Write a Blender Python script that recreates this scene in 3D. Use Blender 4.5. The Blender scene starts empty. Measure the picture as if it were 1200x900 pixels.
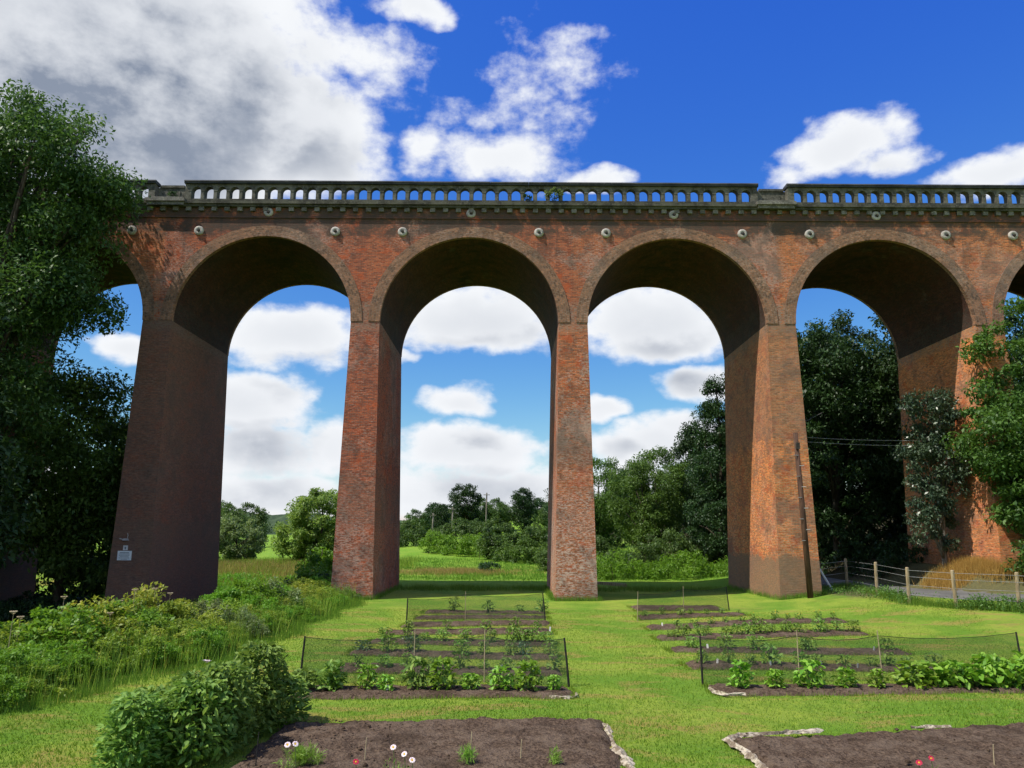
import bpy, math, random
import numpy as np
from mathutils import Matrix, Vector
sc = bpy.context.scene
R = math.radians
# ------------------------------------------------------------------ camera
CAM = Vector((0, -37.8, 3.1)); PITCH = 11.0; ROLL = 0.35; F = 900.0
cam = bpy.data.objects.new('camera', bpy.data.cameras.new('camera'))
sc.collection.objects.link(cam)
CM = Matrix.Rotation(R(90 + PITCH), 4, 'X') @ Matrix.Rotation(R(ROLL), 4, 'Z')
cam.matrix_world = Matrix.Translation(CAM) @ CM
cam.data.sensor_width = 36; cam.data.lens = 27; cam.data.clip_start = .1; cam.data.clip_end = 9000
sc.camera = cam
sc.render.resolution_x, sc.render.resolution_y = 1024, 768
cy = sc.cycles; cy.max_bounces = 5; cy.diffuse_bounces = 3; cy.glossy_bounces = 2; cy.transmission_bounces = 3; cy.transparent_max_bounces = 8; cy.use_adaptive_sampling = True; cy.adaptive_threshold = .025; cy.caustics_reflective = cy.caustics_refractive = False
def ray(px, py):
    return (CM.to_3x3() @ Vector(((px-600)/F, -(py-450)/F, -1))).normalized()
def P(px, py, z=0.0):
    d = ray(px, py); t = (z-CAM.z)/d.z
    return CAM + d*t
# ------------------------------------------------------------------ sun
SUN = Vector((-1, -.5, 1.65)).normalized()
sun = bpy.data.objects.new('sun', bpy.data.lights.new('sun', 'SUN'))
sc.collection.objects.link(sun)
sun.data.energy = 5.0; sun.data.angle = R(.5); sun.data.color = (1, .93, .82)
sun.rotation_euler = SUN.to_track_quat('Z', 'Y').to_euler()
sun.location = (0, 0, 60)
sc.view_settings.view_transform = 'Standard'; sc.view_settings.look = 'None'
sc.view_settings.exposure = .1; sc.view_settings.gamma = 1; sc.view_settings.use_curve_mapping = False
# ------------------------------------------------------------------ node helper
class NT:
    def __init__(s, nt): s.nt = nt; nt.nodes.clear()
    def n(s, t, props=None, **ins):
        nd = s.nt.nodes.new('ShaderNode'+t)
        for k, v in (props or {}).items(): setattr(nd, k, v)
        for k, v in ins.items():
            k2 = int(k[1:]) if k[0] == 'i' and k[1:].isdigit() else k.replace('_', ' ')
            s.set(nd.inputs[k2], v)
        return nd
    def set(s, inp, v):
        if hasattr(v, 'is_output'): s.nt.links.new(v, inp)
        elif hasattr(v, 'outputs'): s.nt.links.new(v.outputs[0], inp)
        else:
            if inp.type == 'RGBA' and len(v) == 3: v = (*v, 1)
            inp.default_value = v
    def m(s, op, a, b=None, c=None, clamp=False):
        nd = s.nt.nodes.new('ShaderNodeMath'); nd.operation = op; nd.use_clamp = clamp
        for i, x in enumerate((a, b, c)):
            if x is not None: s.set(nd.inputs[i], x)
        return nd.outputs[0]
    def mix(s, f, a, b, bt='MIX'):
        nd = s.nt.nodes.new('ShaderNodeMix'); nd.data_type = 'RGBA'; nd.blend_type = bt
        s.set(nd.inputs[0], f); s.set(nd.inputs[6], a); s.set(nd.inputs[7], b)
        return nd.outputs[2]
    def rng(s, v, a, b, c=0., d=1., smooth=True):
        nd = s.nt.nodes.new('ShaderNodeMapRange')
        nd.interpolation_type = 'SMOOTHSTEP' if smooth else 'LINEAR'
        for i, x in enumerate((v, a, b, c, d)): s.set(nd.inputs[i], x)
        return nd.outputs[0]
    def noise(s, vec, scale, detail=4., rough=.55, dist=0., scl=None):
        if scl: vec = s.n('Mapping', Vector=vec, Scale=scl).outputs[0]
        return s.n('TexNoise', Vector=vec, Scale=scale, Detail=detail, Roughness=rough, Distortion=dist).outputs['Fac']
# ------------------------------------------------------------------ world: sky with clouds
w = bpy.data.worlds.new('World'); sc.world = w; w.use_nodes = True
def cloud_group(name, full):
    grp = bpy.data.node_groups.new(name, 'ShaderNodeTree')
    grp.interface.new_socket('U', in_out='INPUT', socket_type='NodeSocketFloat')
    grp.interface.new_socket('V', in_out='INPUT', socket_type='NodeSocketFloat')
    grp.interface.new_socket('D', in_out='OUTPUT', socket_type='NodeSocketFloat')
    grp.interface.new_socket('S', in_out='OUTPUT', socket_type='NodeSocketFloat')
    grp.interface.new_socket('N', in_out='OUTPUT', socket_type='NodeSocketFloat')
    g = NT(grp)
    gi = grp.nodes.new('NodeGroupInput'); go = grp.nodes.new('NodeGroupOutput')
    vec = g.n('CombineXYZ', X=gi.outputs[0], Y=g.m('MULTIPLY', gi.outputs[1], 1.5)).outputs[0]
    wn = g.n('TexNoise', Vector=vec, Scale=7., Detail=3., Roughness=.6)
    wv = g.n('Separate' + 'Color', Color=wn.outputs['Color'])
    u = g.m('ADD', gi.outputs[0], g.m('MULTIPLY', g.m('SUBTRACT', wv.outputs[0], .5), .10))
    v = g.m('ADD', gi.outputs[1], g.m('MULTIPLY', g.m('SUBTRACT', wv.outputs[1], .5), .06))
    uvv = g.n('CombineXYZ', X=u, Y=v).outputs[0]
    # cumulus banks: centre and half-size, given as directions seen from the garden
    B = [(110, 70, 330, 225, 1.9), (330, 150, 135, 90, 1.1), (-150, 120, 260, 200, 1.2), (360, 40, 60, 60, .6), (485, 10, 62, 22, .7), (425, 62, 70, 34, .36), (440, 105, 50, 26, .22),
         (500, 180, 36, 30, .5), (590, 188, 76, 38, .62), (640, 110, 62, 56, .2), (668, 46, 34, 14, .3), (690, 207, 50, 14, .6), (610, 85, 46, 20, .2), (560, 135, 40, 20, .25),
         (1000, 170, 84, 36, .85), (1062, 182, 42, 22, .5), (930, 200, 34, 14, .4), (1178, 200, 82, 32, .8),
         (345, 388, 98, 46, 1.), (296, 475, 86, 46, 1.05), (300, 530, 104, 40, .85), (390, 525, 42, 34, .8), (300, 582, 190, 34, .75),
         (560, 372, 118, 50, 1.15), (765, 374, 108, 50, 1.15), (538, 471, 50, 19, .85), (550, 530, 112, 38, .95), (560, 578, 170, 34, .8),
         (812, 446, 56, 22, .9), (700, 477, 30, 17, .8), (765, 522, 92, 36, .95), (790, 500, 70, 26, .8), (690, 578, 200, 34, .8), (480, 412, 16, 10, .6),
         (150, 405, 50, 20, .8), (1300, 560, 300, 70, .9), (-100, 560, 220, 60, .9)]
    acc = None
    for cx, cy, rx, ry, st in B:
        d = ray(cx, cy); u0 = math.atan2(d.x, d.y); v0 = math.asin(d.z)
        a = ray(cx-rx, cy); b = ray(cx+rx, cy)
        hu = (math.atan2(b.x, b.y)-math.atan2(a.x, a.y))/2
        hv = (math.asin(ray(cx, cy-ry).z)-math.asin(ray(cx, cy+ry).z))/2
        dd = g.n('VectorMath', {'operation': 'MULTIPLY_ADD'}, i0=uvv, i1=(1/hu, 1/hv, 0), i2=(-u0/hu, -v0/hv, 0)).outputs[0]
        q = g.m('MULTIPLY_ADD', g.n('VectorMath', {'operation': 'DOT_PRODUCT'}, i0=dd, i1=dd).outputs['Value'], -st, st)
        acc = q if acc is None else g.m('SMOOTH_MAX', acc, q, .15)
    # the same kind of broken cumulus goes on all round, beyond the frame
    cl = g.noise(vec, 2.6, 2., .5)
    au = g.m('ABSOLUTE', gi.outputs[0])
    out = g.m('MAXIMUM', g.rng(au, .75, .95), g.rng(gi.outputs[1], .68, .85))
    far = g.m('MULTIPLY', g.m('MULTIPLY', g.m('SUBTRACT', cl, .5), 6.), 1.)
    far = g.m('SUBTRACT', far, g.m('MULTIPLY', g.m('SUBTRACT', 1., out), 4.))
    acc = g.m('MAXIMUM', acc, far)
    f1 = g.noise(vec, 13., 6. if full else 4., .6)
    d = g.m('ADD', acc, g.m('MULTIPLY', g.m('SUBTRACT', f1, .5), 1.9))
    if full: d = g.m('ADD', d, g.m('MULTIPLY', g.m('SUBTRACT', g.noise(vec, 42., 4., .6), .5), .5))
    grp.links.new(d, go.inputs[0])
    grp.links.new(g.m('ADD', acc, g.m('MULTIPLY', g.m('SUBTRACT', f1, .5), .9)), go.inputs[1]); grp.links.new(f1, go.inputs[2])
    return grp
def build_world():
    full = cloud_group('cloudfield', True); cheap = cloud_group('cloudfield_coarse', False)

    n = NT(w.node_tree)
    tc = n.n('TexCoord'); sp = n.n('SeparateXYZ', Vector=tc.outputs['Generated'])
    U = n.m('ARCTAN2', sp.outputs[0], sp.outputs[1])
    V = n.m('ARCSINE', sp.outputs[2])
    def fld(u, v, grp):
        nd = n.nt.nodes.new('ShaderNodeGroup'); nd.node_tree = grp
        n.set(nd.inputs[0], u); n.set(nd.inputs[1], v); return nd.outputs
    (d0, s0, f0) = fld(U, V, full); (_, s1, _) = fld(n.m('ADD', U, -.025), n.m('ADD', V, .05), cheap)
    alpha = n.rng(d0, -.2, .6)
    lit = n.rng(n.m('SUBTRACT', s0, s1), -.42, .5)
    thick = n.rng(s0, .2, .95)
    shade = n.m('MULTIPLY', thick, n.m('SUBTRACT', 1., n.m('MULTIPLY', lit, .85)))
    shade = n.m('ADD', shade, n.m('MULTIPLY', n.rng(s0, .45, 1.8), .5))
    shade = n.m('MULTIPLY', shade, n.rng(f0, .25, .75, 1.35, .5, False))
    shade = n.rng(shade, 0., 1.45, 0., .95, False)
    ccol = n.mix(shade, (.88, .90, .93, 1), (.21, .255, .345, 1))
    sky = n.n('TexSky', {'sky_type': 'NISHITA', 'sun_disc': False, 'sun_elevation': math.asin(SUN.z),
              'sun_rotation': math.atan2(SUN.x, SUN.y), 'altitude': 100., 'air_density': 1., 'dust_density': .4, 'ozone_density': 3.})
    # clear sky at strength 0.134, with the saturated response of the phone that took the picture
    s3 = n.n('SeparateColor', Color=sky)
    ch = [n.m('MULTIPLY', n.m('POWER', n.m('MULTIPLY', s3.outputs[i], .134), gm), k) for i, (gm, k) in enumerate([(1.84, 1.4), (1.33, 1.06), (.36, .84)])]
    skyc = n.n('CombineColor', Red=ch[0], Green=ch[1], Blue=ch[2]).outputs[0]
    col = n.mix(alpha, skyc, ccol)
    bg = n.n('Background', Color=col, Strength=1.)
    n.n('OutputWorld', Surface=bg)
build_world(); w.cycles.sampling_method = 'MANUAL'; w.cycles.sample_map_resolution = 256
# ------------------------------------------------------------------ mesh helpers
COL = sc.collection
rnd = random.Random(7)
class MB:
    def __init__(s): s.v = []; s.f = []; s.uv = []
    def face(s, pts, uv=None):
        i = len(s.v); s.v += [tuple(p) for p in pts]; s.f.append(tuple(range(i, i+len(pts)))); s.uv.append(uv)
    def box(s, x0, x1, y0, y1, z0, z1, top=None):
        t = top or (x0, x1, y0, y1)
        a = [(x0, y0, z0), (x1, y0, z0), (x1, y1, z0), (x0, y1, z0), (t[0], t[2], z1), (t[1], t[2], z1), (t[1], t[3], z1), (t[0], t[3], z1)]
        i = len(s.v); s.v += a
        for f in ((3, 2, 1, 0), (4, 5, 6, 7), (0, 1, 5, 4), (1, 2, 6, 5), (2, 3, 7, 6), (3, 0, 4, 7)):
            s.f.append(tuple(i+k for k in f)); s.uv.append(None)
        return s
    def tube(s, pts, rad, n=8, cap=True):
        pts = [Vector(p) for p in pts]; base = len(s.v)
        up = Vector((.13, .97, .2)).normalized()
        for k, p in enumerate(pts):
            d = (pts[min(k+1, len(pts)-1)]-pts[max(k-1, 0)]).normalized()
            a = d.cross(up)
            if a.length < .1: a = d.cross(Vector((1, 0, 0)))
            a.normalize(); b = d.cross(a); r = rad[k] if hasattr(rad, '__len__') else rad
            for j in range(n):
                t = 2*math.pi*j/n; s.v.append(tuple(p+a*(r*math.cos(t))+b*(r*math.sin(t))))
        for k in range(len(pts)-1):
            for j in range(n):
                o = base+k*n; j2 = (j+1) % n
                s.f.append((o+j, o+n+j, o+n+j2, o+j2)); s.uv.append(None)
        if cap:
            s.f.append(tuple(base+j for j in range(n))); s.uv.append(None)
            s.f.append(tuple(base+(len(pts)-1)*n+j for j in reversed(range(n)))); s.uv.append(None)
        return s
    def lathe(s, prof, n=16, axis='Z', c=(0, 0, 0)):
        base = len(s.v)
        for r, h in prof:
            for j in range(n):
                t = 2*math.pi*j/n; x, y = r*math.cos(t), r*math.sin(t)
                q = (x, y, h) if axis == 'Z' else (x, -h, y)
                s.v.append((q[0]+c[0], q[1]+c[1], q[2]+c[2]))
        for k in range(len(prof)-1):
            for j in range(n):
                o = base+k*n; j2 = (j+1) % n
                s.f.append((o+j, o+j2, o+n+j2, o+n+j)); s.uv.append(None)
        s.f.append(tuple(base+(len(prof)-1)*n+j for j in range(n))); s.uv.append(None)
        return s
    def mesh(s, name, uv=False, smooth=False):
        me = bpy.data.meshes.new(name); me.from_pydata(s.v, [], s.f); me.validate(clean_customdata=False)
        if uv:
            l = me.uv_layers.new(name='UVMap').data
            for p, q in zip(me.polygons, s.uv):
                nx, ny, nz = (abs(c) for c in p.normal)
                for k, li in enumerate(p.loop_indices):
                    if q: l[li].uv = q[k]; continue
                    c = me.vertices[me.loops[li].vertex_index].co
                    l[li].uv = (c.x, c.y) if nz > .8 else ((c.y+.11, c.z) if nx > ny else (c.x, c.z))
        if smooth: me.polygons.foreach_set('use_smooth', [True]*len(me.polygons))
        return me
def link(name, me, mat=None, parent=None, loc=None, **tags):
    o = bpy.data.objects.new(name, me); COL.objects.link(o)
    if mat and me and not me.materials: me.materials.append(mat)
    if parent: o.parent = parent
    if loc is not None: o.location = loc
    for k, v in tags.items(): o[k] = v
    return o
def thing(name, label, cat, loc=(0, 0, 0), rz=0., group=None, scale=1.):
    o = bpy.data.objects.new(name, None); COL.objects.link(o); o.location = loc; o.rotation_euler = (0, 0, rz)
    o.empty_display_size = .2
    o.scale = scale if hasattr(scale, '__len__') else (scale,)*3
    o['label'] = label; o['category'] = cat
    if group: o['group'] = group
    return o
def copy_tree(o, parent=None):
    c = o.copy(); COL.objects.link(c); c.parent = parent
    for ch in list(o.children): copy_tree(ch, c)
    return c
def np_mesh(name, V, Q, attr=None, smooth=False):
    """V (n,3); Q (m,k) face indices of one size; attr one float per face"""
    me = bpy.data.meshes.new(name); k = Q.shape[1]; m = len(Q)
    me.vertices.add(len(V)); me.vertices.foreach_set('co', V.astype(np.float32).ravel())
    me.loops.add(m*k); me.loops.foreach_set('vertex_index', Q.astype(np.int32).ravel())
    me.polygons.add(m); me.polygons.foreach_set('loop_start', np.arange(0, m*k, k, dtype=np.int32))
    if attr is not None:
        a = me.attributes.new('lv', 'FLOAT', 'FACE'); a.data.foreach_set('value', attr.astype(np.float32))
    if smooth: me.polygons.foreach_set('use_smooth', np.ones(m, dtype=bool))
    me.update(calc_edges=True)
    return me
# ------------------------------------------------------------------ materials
def new_mat(name):
    m = bpy.data.materials.new(name); m.use_nodes = True
    return m, NT(m.node_tree)
def finish(n, col, rough=.85, spec=.25, bump=None, bs=.3, bd=.02):
    kw = {}
    if bump is not None: kw['Normal'] = n.n('Bump', Strength=bs, Distance=bd, Height=bump)
    b = n.n('BsdfPrincipled', Base_Color=col, Roughness=rough, **kw)
    b.inputs['Specular IOR Level'].default_value = spec
    n.n('OutputMaterial', Surface=b)
    return b
def brick_mat(name, soot=0.0, ring=False):
    m, n = new_mat(name)
    uv = n.n('UVMap').outputs[0]; P3 = n.n('NewGeometry').outputs['Position']
    wob = n.n('TexNoise', Vector=P3, Scale=3., Detail=2.)
    uvw = n.n('VectorMath', {'operation': 'MULTIPLY_ADD'}, i0=wob.outputs['Color'], i1=(.03, .02, 0), i2=uv).outputs[0]
    def prop(k): return n.n('Attribute', {'attribute_type': 'OBJECT', 'attribute_name': k}).outputs['Fac']
    if ring:
        br = n.n('TexBrick', Vector=uvw, Color1=(.33, .165, .095), Color2=(.15, .085, .055), Mortar=(.22, .165, .12), Scale=1., Mortar_Size=.010, Brick_Width=.16, Row_Height=.13)
    else:
        br = n.n('TexBrick', Vector=uvw, Color1=(.46, .12, .055), Color2=(.20, .055, .034), Mortar=(.22, .15, .11), Scale=1., Mortar_Size=.009, Brick_Width=.235, Row_Height=.078)
    col = br.outputs[0]
    sp = n.n('SeparateXYZ', Vector=P3)
    big = n.noise(P3, .33, 5., .6, .6)
    mid = n.noise(P3, 1.3, 6., .65, .3, (1, 1, 1.7))
    fine = n.noise(P3, 7., 4., .7, 0, (1, 1, 2.4))
    if not ring:
        # orange rebuilt brickwork
        col = n.mix(n.m('MULTIPLY', prop('orange'), n.rng(n.m('ADD', big, n.m('MULTIPLY', mid, .3)), .38, .56)), col, n.mix(1., col, n.mix(big, (1.9, 2.35, 1.45, 1), (1.6, 1.8, 1.3, 1)), 'MULTIPLY'))
        # bright red single patches
        col = n.mix(n.m('MULTIPLY', n.rng(mid, .53, .64), .6), col, (.46, .09, .03))
    # pale lime bloom, broken up brick by brick
    blo = n.m('MULTIPLY', n.rng(n.m('ADD', n.m('MULTIPLY', big, .7), n.m('MULTIPLY', fine, .55)), .62, .72), n.m('ADD', .2, prop('pale'), clamp=True))
    col = n.mix(n.m('MULTIPLY', blo, .6), col, (.42, .34, .28))
    blo2 = n.m('MULTIPLY', prop('pale'), n.m('MULTIPLY', n.rng(fine, .42, .6), n.rng(sp.outputs[2], 8., 2.)))
    col = n.mix(n.m('MULTIPLY', blo2, .8), col, (.48, .36, .30))
    # dark weathering bands and runs
    runs = n.noise(P3, .9, 6., .7, .4, (1, 1, .8))
    dk = n.m('MULTIPLY', n.rng(n.m('ADD', n.m('MULTIPLY', runs, .6), n.m('ADD', n.m('MULTIPLY', big, .35), n.m('MULTIPLY', fine, .15))), .56, .63), .42)
    col = n.mix(1., col, n.n('CombineColor', Red=n.rng(fine, .25, .75, .62, 1.38, False), Green=n.rng(fine, .25, .75, .62, 1.38, False), Blue=n.rng(fine, .25, .75, .62, 1.38, False)).outputs[0], 'MULTIPLY')
    col = n.mix(dk, col, (.062, .052, .045))
    # grey render and damp at the feet
    ft = n.m('MULTIPLY', n.rng(n.m('ADD', sp.outputs[2], n.m('MULTIPLY', mid, 1.4)), n.m('ADD', 2.9, prop('footz')), n.m('ADD', 2.6, prop('footz'))), prop('foot'))
    col = n.mix(n.m('MULTIPLY', ft, .8), col, n.mix(fine, (.15, .105, .07), (.27, .19, .13)))
    # dark grey capped courses under the coping and at the springing
    if not ring:
        top = n.m('MULTIPLY', n.rng(n.m('ADD', sp.outputs[2], n.m('MULTIPLY', mid, 2.8)), 19.3, 20.1), n.rng(runs, .34, .50))
        col = n.mix(n.m('MULTIPLY', top, .85), col, (.065, .058, .048))
        drip = n.m('MULTIPLY', n.rng(n.noise(P3, 1.6, 4., .6, 0, (1, 1, .1)), .56, .68), n.rng(sp.outputs[2], 15.5, 19.))
        col = n.mix(n.m('MULTIPLY', drip, .6), col, (.06, .052, .045))
        spr = n.m('MULTIPLY', n.rng(n.m('ABSOLUTE', n.m('SUBTRACT', n.m('ADD', sp.outputs[2], n.m('MULTIPLY', mid, .8)), 14.3)), .9, .6), .6)
        col = n.mix(n.m('MULTIPLY', spr, n.rng(fine, .4, .55)), col, (.25, .21, .16))
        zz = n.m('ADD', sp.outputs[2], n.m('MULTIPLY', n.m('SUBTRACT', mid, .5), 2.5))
        sg = n.m('MULTIPLY', n.m('MULTIPLY', n.rng(zz, prop('greya'), n.m('ADD', prop('greya'), .3)), n.rng(zz, n.m('ADD', prop('greyb'), .3), prop('greyb'))), prop('grey'))  # mottled grey band; over the whole shaded pier it is painted-in shade
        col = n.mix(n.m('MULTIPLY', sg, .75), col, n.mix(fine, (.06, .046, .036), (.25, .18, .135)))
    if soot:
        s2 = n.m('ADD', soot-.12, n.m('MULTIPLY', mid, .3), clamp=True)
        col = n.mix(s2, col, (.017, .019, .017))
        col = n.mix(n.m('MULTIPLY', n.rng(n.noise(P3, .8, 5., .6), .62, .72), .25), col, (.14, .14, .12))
    bump = n.m('ADD', n.m('MULTIPLY', br.outputs[1], -1.), n.m('MULTIPLY', fine, 1.5))
    finish(n, col, .92, .12, bump, .5, .02)
    return m
def stone_mat(name, a, b, c, scale=1.5, spec=.15):
    m, n = new_mat(name); P3 = n.n('NewGeometry').outputs['Position']
    x = n.noise(P3, scale, 6., .65, .4); y = n.noise(P3, scale*6, 5., .7)
    col = n.mix(n.rng(x, .38, .62), a, b); col = n.mix(n.m('MULTIPLY', n.rng(y, .52, .68), .7), col, c)
    finish(n, col, .9, spec, y, .5, .03); return m
def leaf_mat(name, a, b, c=None, trans=.35, rough=.5, spec=.35):
    m, n = new_mat(name)
    lv = n.n('Attribute', {'attribute_name': 'lv'}).outputs['Fac']
    col = n.mix(lv, a, b)
    oi = n.n('ObjectInfo').outputs['Random']
    col = n.n('HueSaturation', Hue=n.m('ADD', .488, n.m('MULTIPLY', oi, .024)), Saturation=1., Value=n.m('ADD', .85, n.m('MULTIPLY', oi, .3)), Color=col).outputs[0]
    if c: col = n.mix(n.rng(lv, .86, .97), col, c)
    p = n.n('BsdfPrincipled', Base_Color=col, Roughness=rough); p.inputs['Specular IOR Level'].default_value = spec
    t = n.n('BsdfTranslucent', Color=n.mix(.5, col, n.mix(1., col, (1.3, 1.25, .45, 1), 'MULTIPLY')))
    n.n('OutputMaterial', Surface=n.n('MixShader', i0=trans, i1=p, i2=t)); return m
def plain_mat(name, a, b, scale=6., rough=.8, spec=.2, scl=None):
    m, n = new_mat(name); tc = n.n('TexCoord').outputs['Object']
    x = n.noise(tc, scale, 5., .65, .2, scl)
    finish(n, n.mix(n.rng(x, .35, .65), a, b), rough, spec, x, .4, .01); return m
M = {}
M['brick'] = brick_mat('weathered_brick')
M['ring'] = brick_mat('arch_ring_brick', ring=True)
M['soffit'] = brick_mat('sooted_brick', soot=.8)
M['stone'] = stone_mat('weathered_stone', (.065, .063, .05), (.155, .15, .12), (.24, .23, .19))
M['plinth'] = stone_mat('mossy_stone', (.045, .044, .035), (.10, .10, .075), (.17, .16, .13), 2.)
M['slab'] = stone_mat('pale_slab', (.10, .095, .08), (.19, .18, .155), (.40, .38, .33), 2.)
M['coping'] = stone_mat('blue_grey_coping', (.035, .038, .042), (.065, .068, .07), (.10, .10, .09))
M['plate'] = stone_mat('pale_cast_plate', (.30, .28, .25), (.46, .43, .39), (.62, .58, .52), 3.)
M['iron'] = plain_mat('dark_iron', (.03, .028, .025), (.07, .06, .05))
M['bark'] = plain_mat('bark', (.035, .028, .02), (.09, .075, .055), 5., .95, .1, (1, 1, .25))
M['palebark'] = plain_mat('pale_bark', (.10, .09, .07), (.22, .20, .17), 5., .95, .1, (1, 1, .3))
M['leaf_big'] = leaf_mat('ash_leaves', (0.033, 0.078, 0.021), (0.112, 0.203, 0.048))
M['leaf_dark'] = leaf_mat('dark_leaves', (0.016, 0.043, 0.016), (0.054, 0.115, 0.030), trans=.25)
M['leaf_grey'] = leaf_mat('ivy_leaves', (0.030, 0.063, 0.036), (0.112, 0.158, 0.090), rough=.35, spec=.5, trans=.2)
M['leaf_mid'] = leaf_mat('mid_leaves', (0.050, 0.116, 0.022), (0.147, 0.256, 0.046))
M['leaf_syc'] = leaf_mat('sycamore_leaves', (.035, .085, .016), (.115, .20, .036), trans=.35)
M['leaf_bright'] = leaf_mat('bright_leaves', (.085, .22, .018), (.22, .43, .04), trans=.42)
M['leaf_willow'] = leaf_mat('willow_leaves', (.11, .22, .04), (.31, .44, .11), trans=.45)
M['leaf_sage'] = leaf_mat('sage_leaves', (.095, .15, .05), (.26, .33, .14), trans=.42)
M['leaf_weed'] = leaf_mat('weed_leaves', (.10, .21, .025), (.34, .46, .06), (.46, .48, .10), trans=.45)
M['leaf_yellow'] = leaf_mat('yellowing_leaves', (.15, .23, .03), (.42, .46, .07), (.50, .42, .09), trans=.42)
M['leaf_gold'] = leaf_mat('dry_grass', (.28, .21, .07), (.50, .40, .16), trans=.25, spec=.15)
M['leaf_hay'] = leaf_mat('golden_hay', (.36, .22, .05), (.60, .42, .13), trans=.3, spec=.1)
M['leaf_far'] = leaf_mat('far_leaves', (.05, .105, .027), (.135, .215, .055), trans=.35)
M['leaf_dahlia'] = leaf_mat('dahlia_leaves', (.095, .20, .035), (.29, .43, .10), rough=.6, spec=.18, trans=.35)
M['leaf_lime'] = leaf_mat('lime_leaves', (0.120, 0.276, 0.024), (0.288, 0.480, 0.054), rough=.45, trans=.3)
M['leaf_blue'] = leaf_mat('blue_green_leaves', (0.063, 0.126, 0.063), (0.168, 0.252, 0.133), rough=.45, trans=.2)
M['grass'] = leaf_mat('grass_blades', (0.101, 0.203, 0.016), (0.243, 0.351, 0.034), trans=.3, spec=.2)
M['longgrass'] = leaf_mat('long_grass', (0.070, 0.168, 0.017), (0.196, 0.336, 0.042), trans=.3, spec=.2)
M['stem'] = plain_mat('green_stem', (.06, .11, .03), (.12, .16, .05))
M['cane'] = plain_mat('bamboo_cane', (.30, .24, .14), (.46, .38, .24))
M['post'] = plain_mat('split_wood_post', (.22, .17, .10), (.42, .33, .21), 3., .9, .1, (3, 3, .5))
M['pole'] = plain_mat('tarred_pole', (.05, .028, .02), (.11, .06, .04), 3., .8, .2, (3, 3, .4))
M['dark_post'] = plain_mat('black_net_post', (.015, .015, .015), (.035, .033, .03))
M['white'] = plain_mat('white_paint', (.62, .60, .56), (.8, .79, .76))
M['wire'] = plain_mat('galvanised_wire', (.22, .22, .22), (.36, .36, .36), rough=.5, spec=.5)
M['petal'] = plain_mat('pale_petals', (.78, .62, .68), (.86, .80, .82))
M['petal_red'] = plain_mat('crimson_petals', (.40, .02, .06), (.55, .05, .10))
M['yolk'] = plain_mat('yellow_centre', (.6, .38, .03), (.7, .45, .05))
def soil_mat():
    m, n = new_mat('dark_soil'); P3 = n.n('NewGeometry').outputs['Position']
    a = n.noise(P3, 2.2, 6., .7); b = n.noise(P3, 16., 6., .75); c = n.n('TexVoronoi', Vector=P3, Scale=26.).outputs['Distance']
    col = n.mix(n.rng(b, .35, .68), (.048, .032, .022), (.175, .122, .085))
    col = n.mix(n.m('MULTIPLY', n.rng(a, .45, .6), .5), col, (.19, .142, .104))
    col = n.mix(n.m('MULTIPLY', n.rng(n.noise(P3, .9, 4., .6, .5), .52, .66), .55), col, (.045, .031, .022))
    col = n.mix(n.m('MULTIPLY', n.rng(n.noise(P3, 38., 2., .5), .7, .76), .6), col, (.26, .22, .18))
    finish(n, col, .97, .08, n.m('ADD', b, n.m('MULTIPLY', c, -.5)), .9, .05); return m
M['soil'] = soil_mat()
M['clod'] = plain_mat('soil_clod', (.03, .02, .014), (.10, .07, .048), 20., 1., .05)
def cloth_mat():
    m, n = new_mat('weed_cloth'); P3 = n.n('NewGeometry').outputs['Position']
    a = n.noise(P3, 6., 5., .7); b = n.noise(P3, 25., 4., .7)
    col = n.mix(n.rng(a, .44, .58), (.50, .44, .34), (.20, .155, .11)); col = n.mix(n.m('MULTIPLY', n.rng(b, .5, .62), .75), col, (.11, .08, .06))
    finish(n, col, .9, .1, b, .5, .02); return m
M['cloth'] = cloth_mat()
def net_mat():
    m, n = new_mat('green_netting'); uv = n.n('UVMap').outputs[0]; sp = n.n('SeparateXYZ', Vector=uv)
    def line(c): return n.m('LESS_THAN', n.m('FRACT', n.m('MULTIPLY', c, 62.)), .2)
    f = n.m('MAXIMUM', line(sp.outputs[0]), line(sp.outputs[1]))
    d = n.n('BsdfPrincipled', Base_Color=(.018, .05, .028), Roughness=.7)
    n.n('OutputMaterial', Surface=n.n('MixShader', i0=f, i1=n.n('BsdfTransparent'), i2=d)); return m
M['net'] = net_mat()
def road_mat():
    m, n = new_mat('worn_tarmac'); P3 = n.n('NewGeometry').outputs['Position']
    a = n.noise(P3, .8, 5., .6); b = n.noise(P3, 40., 3., .7)
    col = n.mix(n.rng(a, .35, .65), (.085, .085, .085), (.15, .148, .14)); col = n.mix(n.m('MULTIPLY', b, .4), col, (.22, .215, .2))
    finish(n, col, .85, .2, b, .4, .01); return m
M['road'] = road_mat()
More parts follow.
